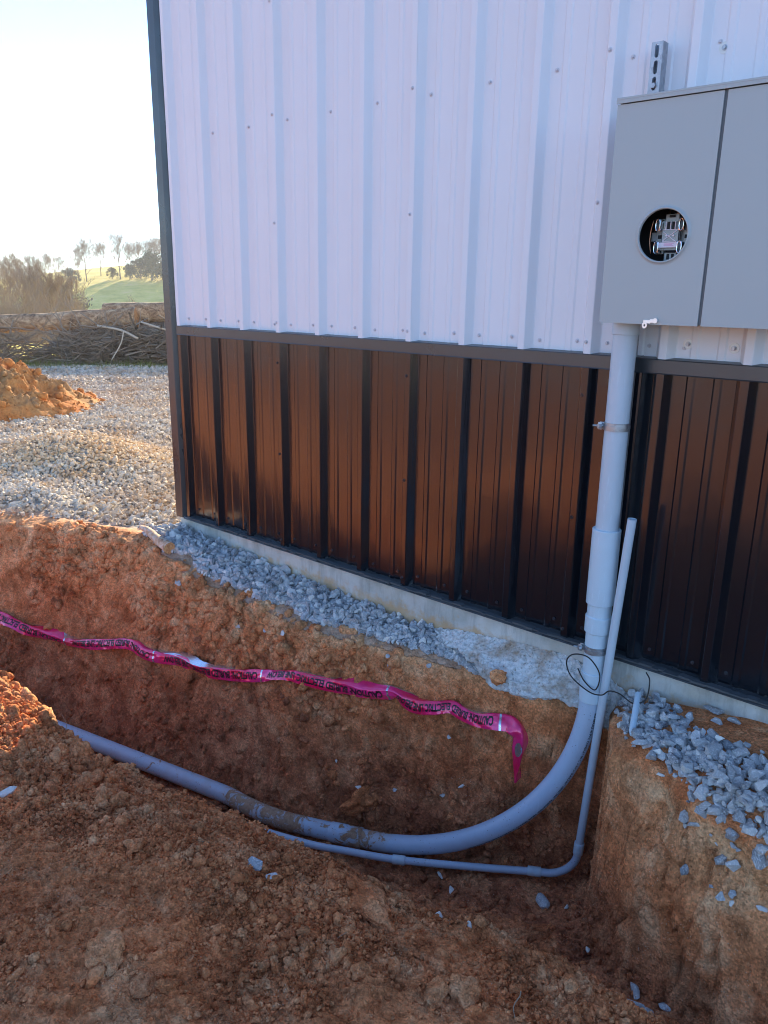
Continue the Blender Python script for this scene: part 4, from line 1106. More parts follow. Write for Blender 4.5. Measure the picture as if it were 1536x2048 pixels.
def stick_cloud(name, n, seed, box, ln, rad, material, spread=1.0):
    rg = random.Random(seed); k = MB()
    for i in range(n):
        t = rg.random(); c = Vector((box[0][0] + (box[1][0] - box[0][0]) * t, box[0][1] + (box[1][1] - box[0][1]) * t, 0))
        c += Vector((.5, .6, 0)) * rg.gauss(0, .45) * spread
        hmax = box[2]; c.z = float(gz(c.x, c.y)) + rg.random() ** 1.2 * hmax
        L = rg.uniform(*ln); a = rg.uniform(0, 2 * math.pi); el = rg.gauss(0, .35)
        d = Vector((math.cos(a) * math.cos(el), math.sin(a) * math.cos(el), math.sin(el))); p = c - d * L / 2; P = [p]
        for s_ in range(4):
            d = (d + Vector((rg.gauss(0, .16), rg.gauss(0, .16), rg.gauss(0, .12)))).normalized(); p = p + d * L / 4; p.z = max(p.z, float(gz(p.x, p.y)) + .01); P.append(p.copy())
        r0 = rg.uniform(*rad); k.tube([tuple(v) for v in P], np.linspace(r0, r0 * .35, 5), 4, False)
        for s_ in range(rg.randint(1, 4)):
            b = P[rg.randint(1, 3)]; dd = (d + Vector((rg.gauss(0, .7), rg.gauss(0, .7), rg.gauss(0, .6)))).normalized(); l2 = L * rg.uniform(.2, .45)
            k.tube([tuple(b), tuple(b + dd * l2 * .5 + Vector((0, 0, rg.gauss(0, .03)))), tuple(b + dd * l2)], [r0 * .5, r0 * .35, r0 * .15], 3, False)
    return k.build(name, material)
o = stick_cloud("brush_pile", 950, 3, ((-13.5, 5.8), (-10.4, 8.9), .72), (.5, 1.9), (.006, .026), M['twig2']); tag(o, "tangled heap of dry branches and roots below the trunks", "brush", kind="stuff")
o = stick_cloud("brush_pile", 260, 18, ((-15.6, 4.3), (-12.8, 6.4), .55), (.6, 1.9), (.006, .022), M['twig2'], .7); tag(o, "low dark brush trailing left from the heap under the long trunk", "brush", kind="stuff")
o = stick_cloud("brush_pile", 90, 8, ((-18.5, 2.6), (-14.6, 5.0), .8), (.8, 2.4), (.005, .018), M['bark'], .5); tag(o, "thin bare dark branches hanging below the long trunk at the left", "brush", kind="stuff")
for i, (a, b, r_, lb) in enumerate((((-12.0, 6.6, .72), (-10.1, 7.6, .02), .02, "long pale broken branch sloping down at the right of the brush pile"), ((-12.9, 6.1, .62), (-12.0, 6.5, .38), .025, "short pale split branch stuck in the middle of the brush pile"), ((-12.1, 5.9, -.05), (-12.2, 6.3, .55), .013, "curved pale branch standing on end in the brush pile"))):
    k = MB(); mid = tuple((np.array(a) + np.array(b)) / 2 + np.array([.05, .05, .04])); k.tube(smooth_path([a, mid, b], 6), r_, 8); o = k.build("branch", mat("pale_wood", rough=.8, base=(.55, .45, .33)) if i == 0 else bpy.data.materials["pale_wood"], None, True); tag(o, lb, "branch")
# grass tufts by the brush pile
rg = random.Random(2); k = MB()
for i in range(3600):
    t = rg.random(); x = -15.5 + 5.5 * t + rg.gauss(0, .35); y = 2.9 + 5.2 * t + rg.gauss(0, .5)
    z_ = float(gz(x, y)) if i % 6 == 0 else z_
    hh = rg.uniform(.05, .20) * (1.6 if rg.random() < .06 else 1); a = rg.uniform(0, 6.28); w_ = .006
    lx, ly = rg.gauss(0, .4) * hh, rg.gauss(0, .4) * hh
    x0, y0 = x + rg.gauss(0, .05), y + rg.gauss(0, .05)
    k.add([(x0 - w_ * math.cos(a), y0 - w_ * math.sin(a), z_ - .02), (x0 + w_ * math.cos(a), y0 + w_ * math.sin(a), z_ - .02), (x0 + lx, y0 + ly, z_ + hh)], [(0, 1, 2)])
o = k.build("grass", M['grass']); tag(o, "short green and straw grass at the foot of the brush pile", "grass", kind="stuff")

# trees
def bare_tree(seed, H, spread=.5, levels=5, up=.5, nmain=13, low=.22, wide=.42):
    rg = random.Random(seed); tr, cr = MB(), MB()
    def grow(p, d, L, r, lv):
        P = [p]; nseg = 4; q = p.copy()
        for s_ in range(nseg):
            d = (d + Vector((rg.gauss(0, .13), rg.gauss(0, .13), rg.gauss(0, .07) + .05 * up))).normalized(); q = q + d * L / nseg; P.append(q.copy())
        cr.tube([tuple(v) for v in P], np.linspace(r, max(r * .45, RMIN * .6), nseg + 1), 4 if lv > 2 else 3, False)
        if lv <= 0: return
        for i in range(rg.randint(3, 4)):
            b = P[rg.randint(1, nseg)]; a = rg.uniform(0, 2 * math.pi); out = Vector((math.cos(a), math.sin(a), rg.uniform(-.2, .5)))
            nd = (d * (1 - spread) + out * spread + Vector((0, 0, up * .25))).normalized()
            grow(b, nd, L * rg.uniform(.50, .72), max(r * .55, RMIN), lv - 1)
    P = [Vector((0, 0, 0))]; d = Vector((0, 0, 1)); q = P[0].copy(); K = 8
    for s_ in range(K):
        d = (d + Vector((rg.gauss(0, .07), rg.gauss(0, .07), .1))).normalized(); q = q + d * H * .72 / K; P.append(q.copy())
    r0 = H * .015; tr.tube([tuple(v) for v in P], np.linspace(r0, r0 * .25, K + 1), 7, False)
    for i in range(nmain):
        f = low + (1 - low) * (i + rg.random() * .8) / nmain; f = min(f, 1); j_ = min(K - 1, int(f * K)); b = P[j_].lerp(P[j_ + 1], f * K - j_)
        a = i * 2.4 + rg.uniform(-.5, .5); e_ = rg.uniform(.35, .9) + .8 * f
        nd = Vector((math.cos(a), math.sin(a), e_ * (1 + up))).normalized(); grow(b, nd, H * wide * (1.05 - .55 * f) * rg.uniform(.75, 1.1), r0 * .42 * (1.1 - .6 * f), levels - 2)
    return tr, cr
def make_tree(name, mbs, loc, label, cat, group, mt, mc):
    e_ = empty(name, (0, 0, 0), label, cat, group); mbs[0].build("trunk", mt, e_, True); mbs[1].build("crown", mc, e_)
    e_.location = loc; return e_
def copy_tree(src, loc, s=1.0, rot=0.0, label=None):
    if src['category'] == 'tree' and src in (TB, TC): s *= .70
    r = src.copy(); COL.objects.link(r); r.location = loc; r.scale = (s, s, s); r.rotation_euler = (0, 0, rot)
    if label: r['label'] = label
    for ch in list(src.children):
        c = ch.copy(); COL.objects.link(c); c.parent = r
    return r
def at(yaw, dist, dz=0.0):
    x = CAMP.x - math.sin(R_(yaw)) * dist; y = CAMP.y + math.cos(R_(yaw)) * dist
    return Vector((x, y, float(gz(x, y)) + dz))
def leafy(seed, H, Wd, n, leaf, conic=.5):
    rg = random.Random(seed); tr, cr = MB(), MB()
    tr.tube([(0, 0, 0), (.03 * H, 0, H * .35), (0, .02 * H, H * .8)], [H * .03, H * .02, H * .008], 7, False)
    cl = [(Vector((rg.gauss(0, .33) * Wd * (1 - conic * t), rg.gauss(0, .33) * Wd * (1 - conic * t), H * (.12 + .80 * t))), rg.uniform(.10, .22) * Wd) for t in [rg.random() ** .9 for _ in range(46)]]
    for c, r_ in cl[::3]: tr.tube([(0, 0, max(.1, c.z - .15 * H)), tuple(c)], [H * .008, H * .003], 3, False)
    Vv, Ff = [], []
    for i in range(n):
        c, r_ = rg.choice(cl); d = Vector((rg.gauss(0, 1), rg.gauss(0, 1), rg.gauss(0, 1))).normalized() * r_ * rg.uniform(.3, 1.05); p = c + d
        u = Vector((rg.gauss(0, 1), rg.gauss(0, 1), rg.gauss(0, 1))).normalized() * leaf; v = u.orthogonal().normalized() * leaf * .8
        b = len(Vv); Vv += [tuple(p - u), tuple(p + v), tuple(p + u), tuple(p - v)]; Ff.append((b, b + 1, b + 2, b + 3))
    cr.add(Vv, Ff); return tr, cr
G1 = "bare trees beyond the brush pile"; G2 = "trees on the far hill"
RMIN = .021
# big bare trees of the far hill's crest
TB = make_tree("bare_tree", bare_tree(11, 15, levels=6, nmain=18), at(58.9, 205), "tall bare tree, highest on the far hill's crest", "tree", G2, M['bark'], M['twig'])
TC = make_tree("bare_tree", bare_tree(12, 13, levels=6, wide=.5, nmain=17), at(61.0, 205), "broad bare tree on the far hill left of the highest one", "tree", G2, M['bark'], M['twig'])
RMIN = .009
TA = make_tree("bare_tree", bare_tree(13, 6.5, levels=6, up=.9, spread=.40, nmain=15), at(64.2, 62), "bare upright tree beyond the long trunk, left of the green field", "tree", G1, M['bark'], M['twig'])
TD = make_tree("bare_tree", bare_tree(14, 7.5, levels=6, wide=.5, nmain=17), at(66.1, 70), "large spreading bare tree at the left edge", "tree", G1, M['bark'], M['twig'])
TB.scale = TC.scale = (.72, .72, .72)
nm = ["slim bare tree on the crest right of the highest one", "bare tree among the evergreens at the hill's right end", "low bare tree on the crest's left shoulder", "bare tree rising just above the dark evergreen clump", "small bare tree near the wall corner on the crest", "ragged bare tree between two taller crest trees"]
for i, (yw, ds, s_, sr) in enumerate([(57.6, 210, .86, TC), (56.2, 215, .80, TB), (63.2, 210, .70, TC), (64.4, 200, .72, TB), (55.4, 205, .66, TC), (60.1, 214, .85, TC)]): copy_tree(sr, at(yw, ds), s_, i * 1.1, nm[i])
desc = ["first small bare tree from the left on the distant treeline", "second small bare tree from the left on the distant treeline", "third small bare tree from the left on the distant treeline", "fourth small bare tree from the left on the distant treeline", "fifth small bare tree from the left on the distant treeline", "sixth small bare tree from the left on the distant treeline", "hazy bare tree at the left foot of the crest's tall group", "thin hazy tree between the crest's tall group and the dark evergreens", "hazy bare tree rising behind the dark evergreens", "last hazy bare tree before the building corner"]
for i, (yw, ds, s_, sr) in enumerate([(67.2, 190, .75, TC), (66.4, 200, .65, TB), (65.6, 195, .80, TC), (65.0, 205, .60, TB), (63.9, 200, .65, TC), (62.7, 205, .60, TB), (61.5, 212, .70, TB), (58.2, 214, .78, TC), (56.8, 210, .90, TC), (55.8, 212, .85, TB)]): copy_tree(sr, at(yw, ds), s_, .4 + i * .83, desc[i])
nm2 = ["bare tree in front of the green field by the small cedar", "thin bare tree at the field's left side", "tall bare tree left of the dark evergreen clump", "forked bare tree standing among the scrub", "short bare tree right of the small cedar", "second bare tree from the left edge", "bare sapling above the end of the long trunk", "pale bare tree before the evergreen clump", "bare tree close behind the brush pile's middle", "leaning bare tree at the far left behind the mound"]
for i, (yw, ds, s_, sr) in enumerate([(57.9, 58, .55, TA), (60.8, 62, .50, TA), (64.9, 66, .90, TD), (62.3, 48, .62, TA), (56.3, 55, .22, TD), (67.6, 60, .95, TA), (59.5, 44, .20, TD), (61.9, 64, .60, TD), (63.3, 40, .50, TA), (69.0, 50, .80, TD)]): copy_tree(sr, at(yw, ds, -.1), s_, 2 + i * .9, nm2[i])
# evergreens
E1 = make_tree("evergreen_tree", leafy(5, 6.5, 8.0, 5200, .17, .25), at(63.0, 120), "dark round evergreen clump left of the green field", "tree", "evergreens", M['bark'], M['ever'])
E2 = make_tree("evergreen_tree", leafy(6, 6.5, 6.0, 4200, .16, .6), at(56.9, 200), "dark evergreen in the middle of the crest's tree line", "tree", "evergreens", M['bark'], M['ever'])
for i, (yw, ds, s_) in enumerate([(58.3, 204, .55), (57.6, 204, .72), (56.2, 200, .6), (55.6, 198, .75), (59.4, 206, .42), (55.0, 196, .7), (62.0, 200, .6), (54.2, 196, .9)]):
    copy_tree(E2, at(yw, ds), s_, i * 1.3, ["dark evergreen under the highest bare tree", "largest dark evergreen on the crest", "rounded evergreen right of the crest's middle", "evergreen beside the building corner on the crest", "small evergreen at the crest's left end", "evergreen half hidden by the building corner", "low dark evergreen on the crest's left shoulder", "evergreen behind the building on the crest"][i])
E3 = make_tree("evergreen_tree", leafy(9, 2.4, 2.0, 3000, .075, .75), at(58.75, 47), "small green cedar standing before the field", "tree", "evergreens", M['bark'], M['ever2'])
# scrub thicket
def thicket(name, n, seed, y0, y1, d0, d1, H, label, dens=1):
    rg = random.Random(seed); k = MB()
    for i in range(n):
        yw = y0 + (y1 - y0) * rg.random() ** .8; ds = rg.uniform(d0, d1); p = at(yw, ds, -.1); h_ = H * rg.uniform(.45, 1.1)
        for s_ in range(rg.randint(4, 8)):
            a = rg.uniform(0, 6.28); lean = rg.uniform(.1, .6); q = p + Vector((rg.gauss(0, .3), rg.gauss(0, .3), 0)); hh = h_ * rg.uniform(.6, 1)
            pts = [q, q + Vector((math.cos(a) * lean * hh * .35, math.sin(a) * lean * hh * .35, hh * .5)), q + Vector((math.cos(a) * lean * hh, math.sin(a) * lean * hh, hh * .95))]
            r_ = .0011 * ds * rg.uniform(.25, .55); k.tube([tuple(v) for v in pts], [r_, r_ * .7, r_ * .3], 3, False)
            for t_ in range(5):
                b = pts[1].lerp(pts[2], rg.random()); a2 = rg.uniform(0, 6.28); l2 = hh * rg.uniform(.15, .35); k.tube([tuple(b), tuple(b + Vector((math.cos(a2) * l2, math.sin(a2) * l2, l2 * rg.uniform(.3, 1.3))))], [r_ * .5, r_ * .2], 3, False)
    o = k.build(name, M['twig']); tag(o, label, "scrub", kind="stuff")
thicket("scrub_thicket", 300, 5, 62, 72, 34, 62, 2.3, "dense bare scrub filling the low ground behind the long trunk")
thicket("scrub_thicket", 20, 6, 54, 60, 44, 60, .7, "sparse low weeds at the foot of the green field")
thicket("scrub_thicket", 260, 7, 62.5, 72, 80, 150, 5.5, "hazy grey scrub in the valley left of the green field")
# ------------------------------------------------------------------ caution tape
TP = [(-2.45, -.70), (-2.088, -.69), (-1.815, -.719), (-1.70, -.748), (-1.602, -.756), (-1.443, -.767), (-1.201, -.715), (-.908, -.641), (-.746, -.655), (-.614, -.648), (-.489, -.638), (-.225, -.614), (-.01, -.58), (.184, -.532), (.365, -.475), (.43, -.462), (.555, -.463), (.707, -.455), (.803, -.456), (.89, -.437), (.952, -.429), (.999, -.460), (1.057, -.471), (1.153, -.45), (1.215, -.439), (1.274, -.457), (1.362, -.454), (1.455, -.429), (1.515, -.424), (1.562, -.436), (1.579, -.475), (1.577, -.53), (1.575, -.59), (1.573, -.655), (1.572, -.70)]
W0 = [wall_pt(x, z_)[0] for x, z_ in TP]
ctl = []
for i, p in enumerate(W0):
    yy = min(W0[j_].y + .06 * abs(i - j_) for j_ in range(max(0, i - 2), min(len(W0), i + 3)))
    if i > 28: yy = min(W0[j_].y for j_ in range(i - 1, min(len(W0), i + 2)))
    ctl.append((p.x, yy - .036, p.z))
cp = smooth_path(ctl, 14)
sl_ = np.concatenate([[0], np.cumsum(np.linalg.norm(np.diff(cp, axis=0), axis=1))])
NSR = 900; NV = 15; TW = .094
S = np.linspace(0, sl_[-1], NSR); Cc = np.stack([np.interp(S, sl_, cp[:, i]) for i in range(3)], -1)
Tt = np.gradient(Cc, axis=0); Tt /= np.linalg.norm(Tt, axis=1)[:, None]
for _ in range(18): Tt[1:-1] = (Tt[:-2] + Tt[1:-1] * 2 + Tt[2:]) / 4
Tt /= np.linalg.norm(Tt, axis=1)[:, None]
n0 = np.array([.12, -.88, .46]); n0 /= np.linalg.norm(n0)
Up = np.cross(Tt, -n0); Up = np.where((Up[:, 2] < 0)[:, None] & (Tt[:, [2]] > -.7), -Up, Up); Up /= np.linalg.norm(Up, axis=1)[:, None]
Out = np.cross(Up, Tt); Out = np.where((Out @ n0 < 0)[:, None], -Out, Out)
tw = .75 * vnoise(S * 2.1, 0, 0, 61) + .35 * vnoise(S * 6.3, 0, 0, 62); tw = tw * sst(0, .1, sl_[-1] - S)
Up, Out = Up * np.cos(tw)[:, None] + Out * np.sin(tw)[:, None], Out * np.cos(tw)[:, None] - Up * np.sin(tw)[:, None]
vv = np.linspace(-1, 1, NV)
wid = TW * (.88 + .16 * vnoise(S * 3.1, 0, 0, 5) - .25 * np.clip(vnoise(S * 2.7, 0, 0, 71) - .35, 0, 1)) * (1 - .40 * np.exp(-((S - sl_[-1] * 0 - np.interp(.965, cp[:, 0][:-50], sl_[:-50])) / .035) ** 2)) * (1 - .62 * sst(sl_[-1] - .16, sl_[-1], S)) * (1 - .30 * sst(sl_[-1] - .30, sl_[-1] - .22, S))
GR = np.zeros((NSR, NV, 3))
for j_, v in enumerate(vv):
    fold = .17 + .12 * vnoise(S * 4.0, 0, 0, 8)                     # how much of the top edge tips back to the wall
    top_ = np.clip((v - (1 - 2 * fold)) / (2 * fold), 0, 1)
    cr_ = (0.0022 * vnoise(S * 22, v * 2.0, 0, 12) + .0045 * np.abs(vnoise(S * 7.5 + v * 1.6, v * .8, 0, 14)) + .0016 * vnoise(S * 60, v * 5, 0, 15))
    tri = np.abs(((S * 9.0 + .8 * vnoise(S * 3, 0, 0, 31) + v * .9) % 1) - .5) * .008 * (.3 + .7 * np.abs(vnoise(S * 2.2, 0, 0, 33)))
    cr_ = cr_ + tri
    bul = .010 * (1 - v * v) + cr_ - top_ * .040 * (1 + .5 * vnoise(S * 6, 0, 0, 19))
    rise = (v * .5 * wid) - top_ * wid * fold * .75
    GR[:, j_] = Cc + Up * rise[:, None] + Out * bul[:, None]
def rib_at(s_, v, off=.0011):
    fi = np.clip(s_ / S[-1] * (NSR - 1), 0, NSR - 1.001); fj = np.clip((v + 1) / 2 * (NV - 1), 0, NV - 1.001)
    i = int(fi); j_ = int(fj); a = fi - i; b = fj - j_
    p = (GR[i, j_] * (1 - a) + GR[i + 1, j_] * a) * (1 - b) + (GR[i, j_ + 1] * (1 - a) + GR[i + 1, j_ + 1] * a) * b
    n_ = np.cross(GR[i + 1, j_] - GR[i, j_], GR[i, j_ + 1] - GR[i, j_]); n_ /= np.linalg.norm(n_)
    if n_ @ Out[i] < 0: n_ = -n_
    return p + n_ * off
tp = empty("caution_tape", tuple(Cc[NSR // 2]), "shiny magenta caution tape draped along the trench wall, printed upside down in black", "caution tape")
idx = np.arange(NSR * NV).reshape(NSR, NV); Ft = np.stack([idx[:-1, :-1], idx[:-1, 1:], idx[1:, 1:], idx[1:, :-1]], -1).reshape(-1, 4)
k = MB(); k.add(GR.reshape(-1, 3), Ft.tolist()); o = k.build("ribbon", M['tape'], tp, True)
sx = lambda x: float(np.interp(x, cp[:-60, 0], sl_[:-60]))
seams = [sx(-1.48), sx(-.66), sx(.17), sx(.915), sx(1.475)]
tv, tf = text_mesh("CAUTION: BURIED ELECTRIC LINE BELOW", .034, .0012)
def refine(tv, tf, mx=.006):
    bm = bmesh.new(); vs = [bm.verts.new(v) for v in tv]
    for f in tf:
        try: bm.faces.new([vs[i] for i in f])
        except ValueError: pass
    for _ in range(3):
        es = [e for e in bm.edges if e.calc_length() > mx]
        if not es: break
        bmesh.ops.subdivide_edges(bm, edges=es, cuts=1)
    bmesh.ops.triangulate(bm, faces=bm.faces[:]); bm.verts.ensure_lookup_table()
    for i, v in enumerate(bm.verts): v.index = i
    r = np.array([v.co[:] for v in bm.verts]), [[v.index for v in f.verts] for f in bm.faces]; bm.free(); return r
tv, tf = refine(tv, tf)
tlen = tv[:, 0].max(); prev = sx(-2.30)
for k_, sm in enumerate(seams):
    avail = (sm - (seams[k_ - 1] if k_ else sm - .82)) - .075
    sc_x = min(1.15, max(avail, .52) / tlen)
    mb = MB(); pts = []
    for a, b, _ in tv:
        s_ = sm - .03 - a * sc_x; v_ = -(b * 1.8 - .0215) / (TW * .5) - .14
        pts.append(rib_at(max(s_, 0), v_))
    keep = [f for f in tf if all(sm - .03 - tv[i][0] * sc_x > .01 for i in f)]
    mb.add(pts, keep); mb.build("lettering", M['ink'], tp)
    mb = MB(); ss_ = np.linspace(sm - .006, sm + .004, 3); g_ = [[rib_at(s_, v, .0009) for v in np.linspace(-1, 1, NV)] for s_ in ss_]
    mb.add([p for r_ in g_ for p in r_], [(i * NV + j_, i * NV + j_ + 1, (i + 1) * NV + j_ + 1, (i + 1) * NV + j_) for i in range(2) for j_ in range(NV - 1)]); mb.build("seam_band", M['foil'], tp, True)
# silver foil strips, put in as the bright highlight along the tape's top edge
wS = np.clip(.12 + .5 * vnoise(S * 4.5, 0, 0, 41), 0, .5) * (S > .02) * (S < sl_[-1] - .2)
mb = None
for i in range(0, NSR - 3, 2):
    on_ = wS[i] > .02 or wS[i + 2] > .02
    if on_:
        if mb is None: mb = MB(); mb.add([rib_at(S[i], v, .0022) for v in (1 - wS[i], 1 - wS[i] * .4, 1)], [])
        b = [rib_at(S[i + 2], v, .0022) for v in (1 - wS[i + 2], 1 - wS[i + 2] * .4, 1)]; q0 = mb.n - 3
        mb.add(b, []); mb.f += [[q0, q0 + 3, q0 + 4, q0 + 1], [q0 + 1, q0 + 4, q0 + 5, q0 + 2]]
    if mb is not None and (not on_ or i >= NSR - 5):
        mb.build("edge_highlight", M['foil'], tp, True); mb = None
# the silver back showing where the end is folded
mb = MB(); sE = sl_[-1] - .175; ring = []
for a in np.linspace(0, 2 * math.pi, 25)[:-1]: ring.append(rib_at(sE + .036 * math.sin(a), .50 * math.cos(a), .0022))
mb.add(ring + [rib_at(sE, 0, .006)], [(i, (i + 1) % 24, 24) for i in range(24)]); mb.build("folded_back", M['foil'], tp, True)
# ------------------------------------------------------------------ single stones, clods and oddments
def single_stone(x, y, z_, s, seed, label, mt='stone', var=None, name="stone", cat="stone", flat=(1, 1, 1), group=None, tone=.85):
    rg = random.Random(seed); var = var or RV; rv, rf = var[seed % len(var)]
    Rm = Matrix.Rotation(rg.uniform(0, 6.28), 3, 'Z') @ Matrix.Rotation(rg.gauss(0, .4), 3, 'X')
    Vt = (rv * s * np.array(flat)) @ np.array(Rm).T
    if var is not RV: pass
    o = mesh_np(name, Vt, rf, M[mt], smooth=(var is not RV), attrs={"tone": np.full(len(Vt), tone), "strata": np.full(len(Vt), .45 + .25 * rg.uniform(-1, 1)), "gravelly": np.zeros(len(Vt)), "grassy": np.zeros(len(Vt))})
    if var is RV:
        b = o.modifiers.new("worn_edges", 'BEVEL'); b.width = s * .10; b.segments = 2; b.limit_method = 'NONE'
    o.location = (x, y, z_); tag(o, label, cat, group); return o
def on_wall(x, z_, s): p, n_ = wall_pt(x, z_); return p + n_ * s * .25
for i, (x, z_, s, fl, lb) in enumerate([
    (.848, -.934, .019, (1.3, .8, .7), "small white oblong stone in the trench wall above the conduit coupling"),
    (1.0, -.924, .015, (1, .9, .9), "small pale stone right of the oblong one low in the trench wall"),
    (1.214, -.895, .022, (.9, 1, 1.2), "white wedge-shaped stone in the trench wall above the bend's bottom"),
    (1.313, -.82, .021, (1.4, .8, .7), "white elongated stone, highest of the group beside the bend"),
    (1.337, -.855, .013, (1, 1, 1), "tiny white stone just under the elongated one beside the bend"),
    (.698, -.841, .011, (1, 1, 1), "tiny pale chip in the middle of the trench wall"),
    (.849, -.285, .019, (1, .9, .9), "pale stone stuck in the wall just below the crushed stone strip"),
    (.866, -.335, .018, (1, 1, 1.1), "dull grey stone below the strip, the lower of two"),
    (1.061, -.285, .017, (1, .9, 1.2), "bluish stone in the wall near the rough concrete"),
    (1.215, -.60, .012, (1, 1, 1.6), "pale upright splinter of stone in the trench wall below the tape"),
    (-.677, -.25, .034, (1.1, 1, .9), "grey stone in the tan soil below the cut branch"),
    (-.10, -.36, .022, (1, 1, .9), "pale grey stone half buried in the upper trench wall"),
    (.10, -.33, .024, (1.2, 1, .9), "lavender-grey stone in the upper trench wall"),
    (.22, -.31, .024, (1.1, 1, .8), "cream stone high in the trench wall")]):
    p = on_wall(x, z_, s); single_stone(p.x, p.y, p.z, s, 10 + i, lb, flat=fl, tone=[.95, .8, .95, .95, .9, .9, .75, .5, .6, .9, .55, .8, .6, .9][i])
for i, (x, y, s, fl, lb) in enumerate([
    (1.383, -.468, .024, (1, .8, .8), "white stone on the trench floor in front of the thin conduit"),
    (1.488, -.523, .024, (1.3, .7, .7), "pale stone on the floor near the near bank's edge"),
    (1.908, -1.198, .019, (.8, .8, 1.4), "small white pointed stone on the near bank's crest"),
    (2.017, -1.178, .017, (1, 1, 1), "small white blocky stone on the near bank's crest"),
    (1.85, -.353, .043, (1.1, .8, 1.0), "large blue-grey rock on the floor below the thin conduit's elbow"),
    (1.969, -.372, .014, (1, 1, 1), "tiny pale stone right of the large blue-grey rock"),
    (2.169, -.58, .017, (1, 1, 1), "single white stone at the foot of the right bank"),
    (2.417, -.74, .028, (1.3, .8, .8), "bluish stone, upper left of the cluster by the right bank's foot"),
    (2.44, -.79, .030, (1.2, .9, .8), "pale blue stone in the middle of the cluster by the right bank's foot"),
    (2.489, -.80, .026, (1.1, .8, .9), "grey stone, lowest of the cluster by the right bank's foot"),
    (2.523, -.74, .026, (1.3, .9, .7), "dusty stone, rightmost of the cluster by the right bank's foot"),
    (.464, -1.95, .034, (1.2, .9, .9), "cream rock at the left edge below the sunlit heap"),
    (1.398, -1.546, .034, (1.2, 1, .9), "grey rock standing on the near bank left of a paler one"),
    (1.485, -1.548, .026, (1, 1, .9), "paler greyish rock on the near bank right of the grey one"),
    (1.822, -2.10, .024, (1.1, .8, .9), "white rock at the bottom edge of the near bank"),
    (2.339, -.035, .040, (1.2, 1, .6), "large flat grey stone lying alone against the footing"),
    (2.432, -.075, .028, (1, 1, .7), "right one of two stones on the orange soil by the footing"),
    (2.385, -.105, .028, (1.2, .9, .7), "left one of two stones on the orange soil by the footing"),
    (2.749, -.70, .020, (1, 1, 1), "pale stone at the right edge on the bank's face")]):
    single_stone(x, y, surf_z(x, y) + s * .3, s, 40 + i, lb, flat=fl, tone=[.9, .85, .95, .95, .45, .9, .95, .5, .6, .5, .55, .95, .35, .6, .95, .3, .45, .5, .8][i])
for i, (x, y, s, fl, lb) in enumerate([
    (1.423, -2.108, .060, (1.35, .9, .65), "big flat tan clod in the lower left of the near bank"),
    (1.576, -2.086, .036, (1.2, .9, .8), "reddish clod below the big flat tan one"),
    (1.636, -2.042, .030, (1, 1, .9), "rounded brown clod next to the reddish one"),
    (2.146, -1.524, .042, (1.2, .9, .8), "orange clod, left of the pair near the bottom centre"),
    (2.201, -1.471, .040, (1.1, 1, .8), "pale orange clod, right of the pair near the bottom centre"),
    (1.749, -1.364, .075, (1.4, .9, .7), "broad smooth clod bulging at the crest of the near bank"),
    (.212, -1.548, .055, (1.2, .9, .9), "dark red clod where the shaded heap meets the conduit"),
    (.467, -1.629, .045, (1.2, 1, .9), "red clod left of the conduit's hidden stretch"),
    (1.05, -1.78, .030, (1.3, .9, .8), "ochre clod in the middle of the near bank's left part"),
    (1.95, -1.62, .034, (1, 1, .9), "brown clod on the middle of the near bank")]):
    single_stone(x, y, surf_z(x, y) + s * .15, s, 70 + i, lb, mt='dirt', var=CVb, name="clay_clod", cat="clod", flat=fl)
p = on_wall(.866, -.99, .0)
single_stone(.88, wall_pt(.88, -1.0)[0].y, -1.0, .115, 90, "bulging lump of soil low in the trench wall above the conduit", mt='dirt', var=CVb, name="clay_clod", cat="clod", flat=(1.15, .45, .8))
single_stone(1.462, -.185, -.205, .046, 91, "orange clod stuck on the rough white concrete", mt='dirt', var=CVb, name="clay_clod", cat="clod", flat=(.8, .4, 1.15))
# cut branch on the gravel
za, zb = surf_z(-1.27, -.29), surf_z(-.83, -.345)
k = MB(); bp = smooth_path([(-1.29, -.255, za + .03), (-1.16, -.29, za + .045), (-1.0, -.325, (za + zb) / 2 + .045), (-.835, -.345, zb + .042)], 8)
Vt, Ft = tube_np(bp, np.linspace(.014, .037, len(bp)), 20, False); Vt = Vt + .004 * np.stack([fbm(Vt[:, 0] * 30, Vt[:, 1] * 30, Vt[:, 2] * 30, 3, i) for i in range(3)], -1)
br = empty("cut_branch", tuple(bp[-1]), "short peeled branch with an orange sawn end lying on the gravel by the corner", "branch")
k.add(Vt, Ft); bm_ = mat("peeled_bark", rough=.8, base=(.5, .3, .2)); nb_ = NT(bm_); nb_.col(nb_.ramp(nb_.noise(nb_.co((1, 1, 1)), 28, 5, .6, 1), [(.35, (.33, .16, .09)), (.5, (.58, .36, .22)), (.65, (.60, .52, .44))])); k.build("bark", bm_, br, True)
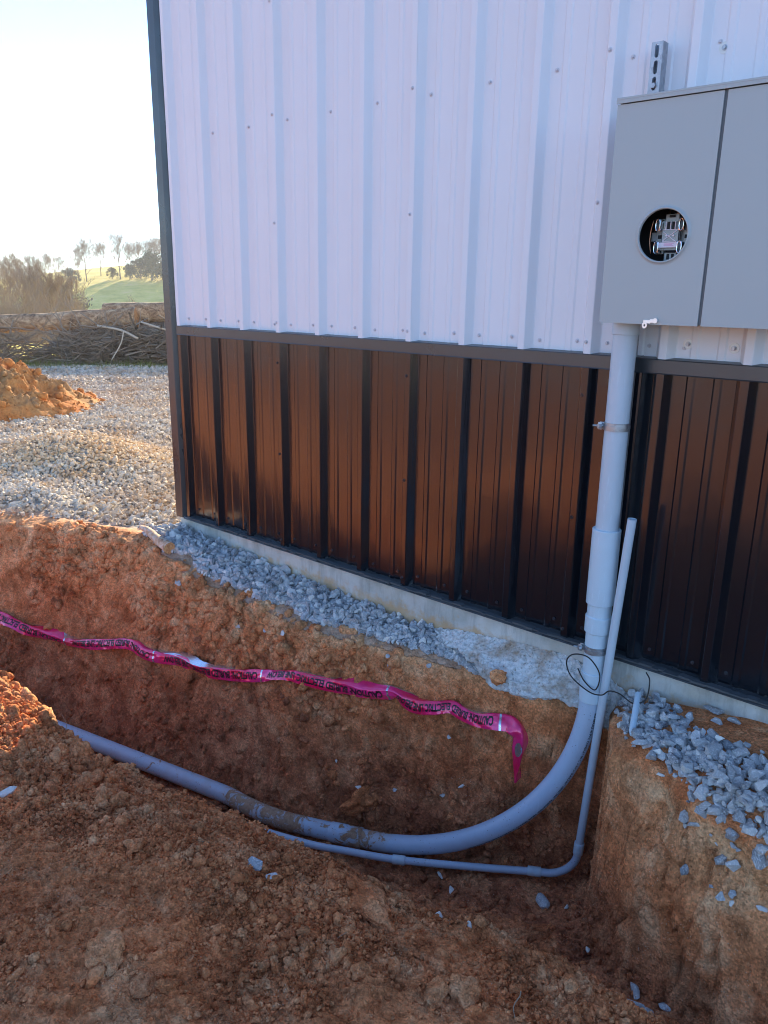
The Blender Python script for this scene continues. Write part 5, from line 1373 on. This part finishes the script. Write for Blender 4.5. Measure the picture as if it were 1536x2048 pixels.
k = MB(); k.add(np.concatenate([Vt[-20:], [bp[-1]]]), [((i + 1) % 20, 20, i) for i in range(20)]); k.build("sawn_end", M['cut'], br)
# grey pipe offcut on the right bank
zq = surf_z(2.10, -.13); k = MB(); a_, b_ = np.array([2.080, -.135, zq + .072]), np.array([2.147, -.330, surf_z(2.147, -.33) + .030])
k.tube([a_, a_ + (b_ - a_) * .9, b_], [.0125, .0125, .007], 16); k.tube([a_ + (b_ - a_) * .60, a_ + (b_ - a_) * .612], .0133, 16); o = k.build("pipe_offcut", M['pvc_sleeve'], None, True, 40); tag(o, "short grey plastic offcut stuck slanting in the bank beside the crushed stone", "pipe")
# thin roots and straws
def root(pts, r, label):
    P = smooth_path([(x, y, surf_z(x, y) + h_) for x, y, h_ in pts], 6); k = MB(); k.tube(P, np.linspace(r, r * .4, len(P)), 5); o = k.build("root", M['root'], None, True); tag(o, label, "root")
root([(1.80, -1.44, .012), (1.80, -1.50, .010), (1.82, -1.55, .012), (1.81, -1.61, .006)], .0013, "thin reddish root hanging below the broad clod on the near bank")
root([(2.30, -1.33, .03), (2.32, -1.37, .035), (2.33, -1.42, .02), (2.36, -1.46, .006)], .0022, "pale forked straw sticking out of the near bank at the lower right")
root([(.10, -1.52, .0), (.09, -1.53, .05), (.11, -1.54, .085), (.10, -1.55, .11)], .0015, "thin upright straw on the crest of the sunlit heap")
root([(-.12, -1.58, .0), (-.13, -1.6, .04), (-.11, -1.6, .075)], .0013, "second thin straw on the sunlit heap, farther left")
# ------------------------------------------------------------------ air
hz = MB(); hz.box(-760, 560, -560, 760, -45, 42)
hm = bpy.data.materials.new("haze"); hm.use_nodes = True; t_ = hm.node_tree; t_.nodes.clear()
vo = t_.nodes.new("ShaderNodeVolumePrincipled"); vo.inputs["Color"].default_value = (.92, .93, .95, 1); vo.inputs["Density"].default_value = .0007; vo.inputs["Anisotropy"].default_value = .2
mo = t_.nodes.new("ShaderNodeOutputMaterial"); t_.links.new(vo.outputs[0], mo.inputs["Volume"])
o = hz.build("haze", hm); tag(o, "thin bright afternoon haze", "haze", kind="stuff")
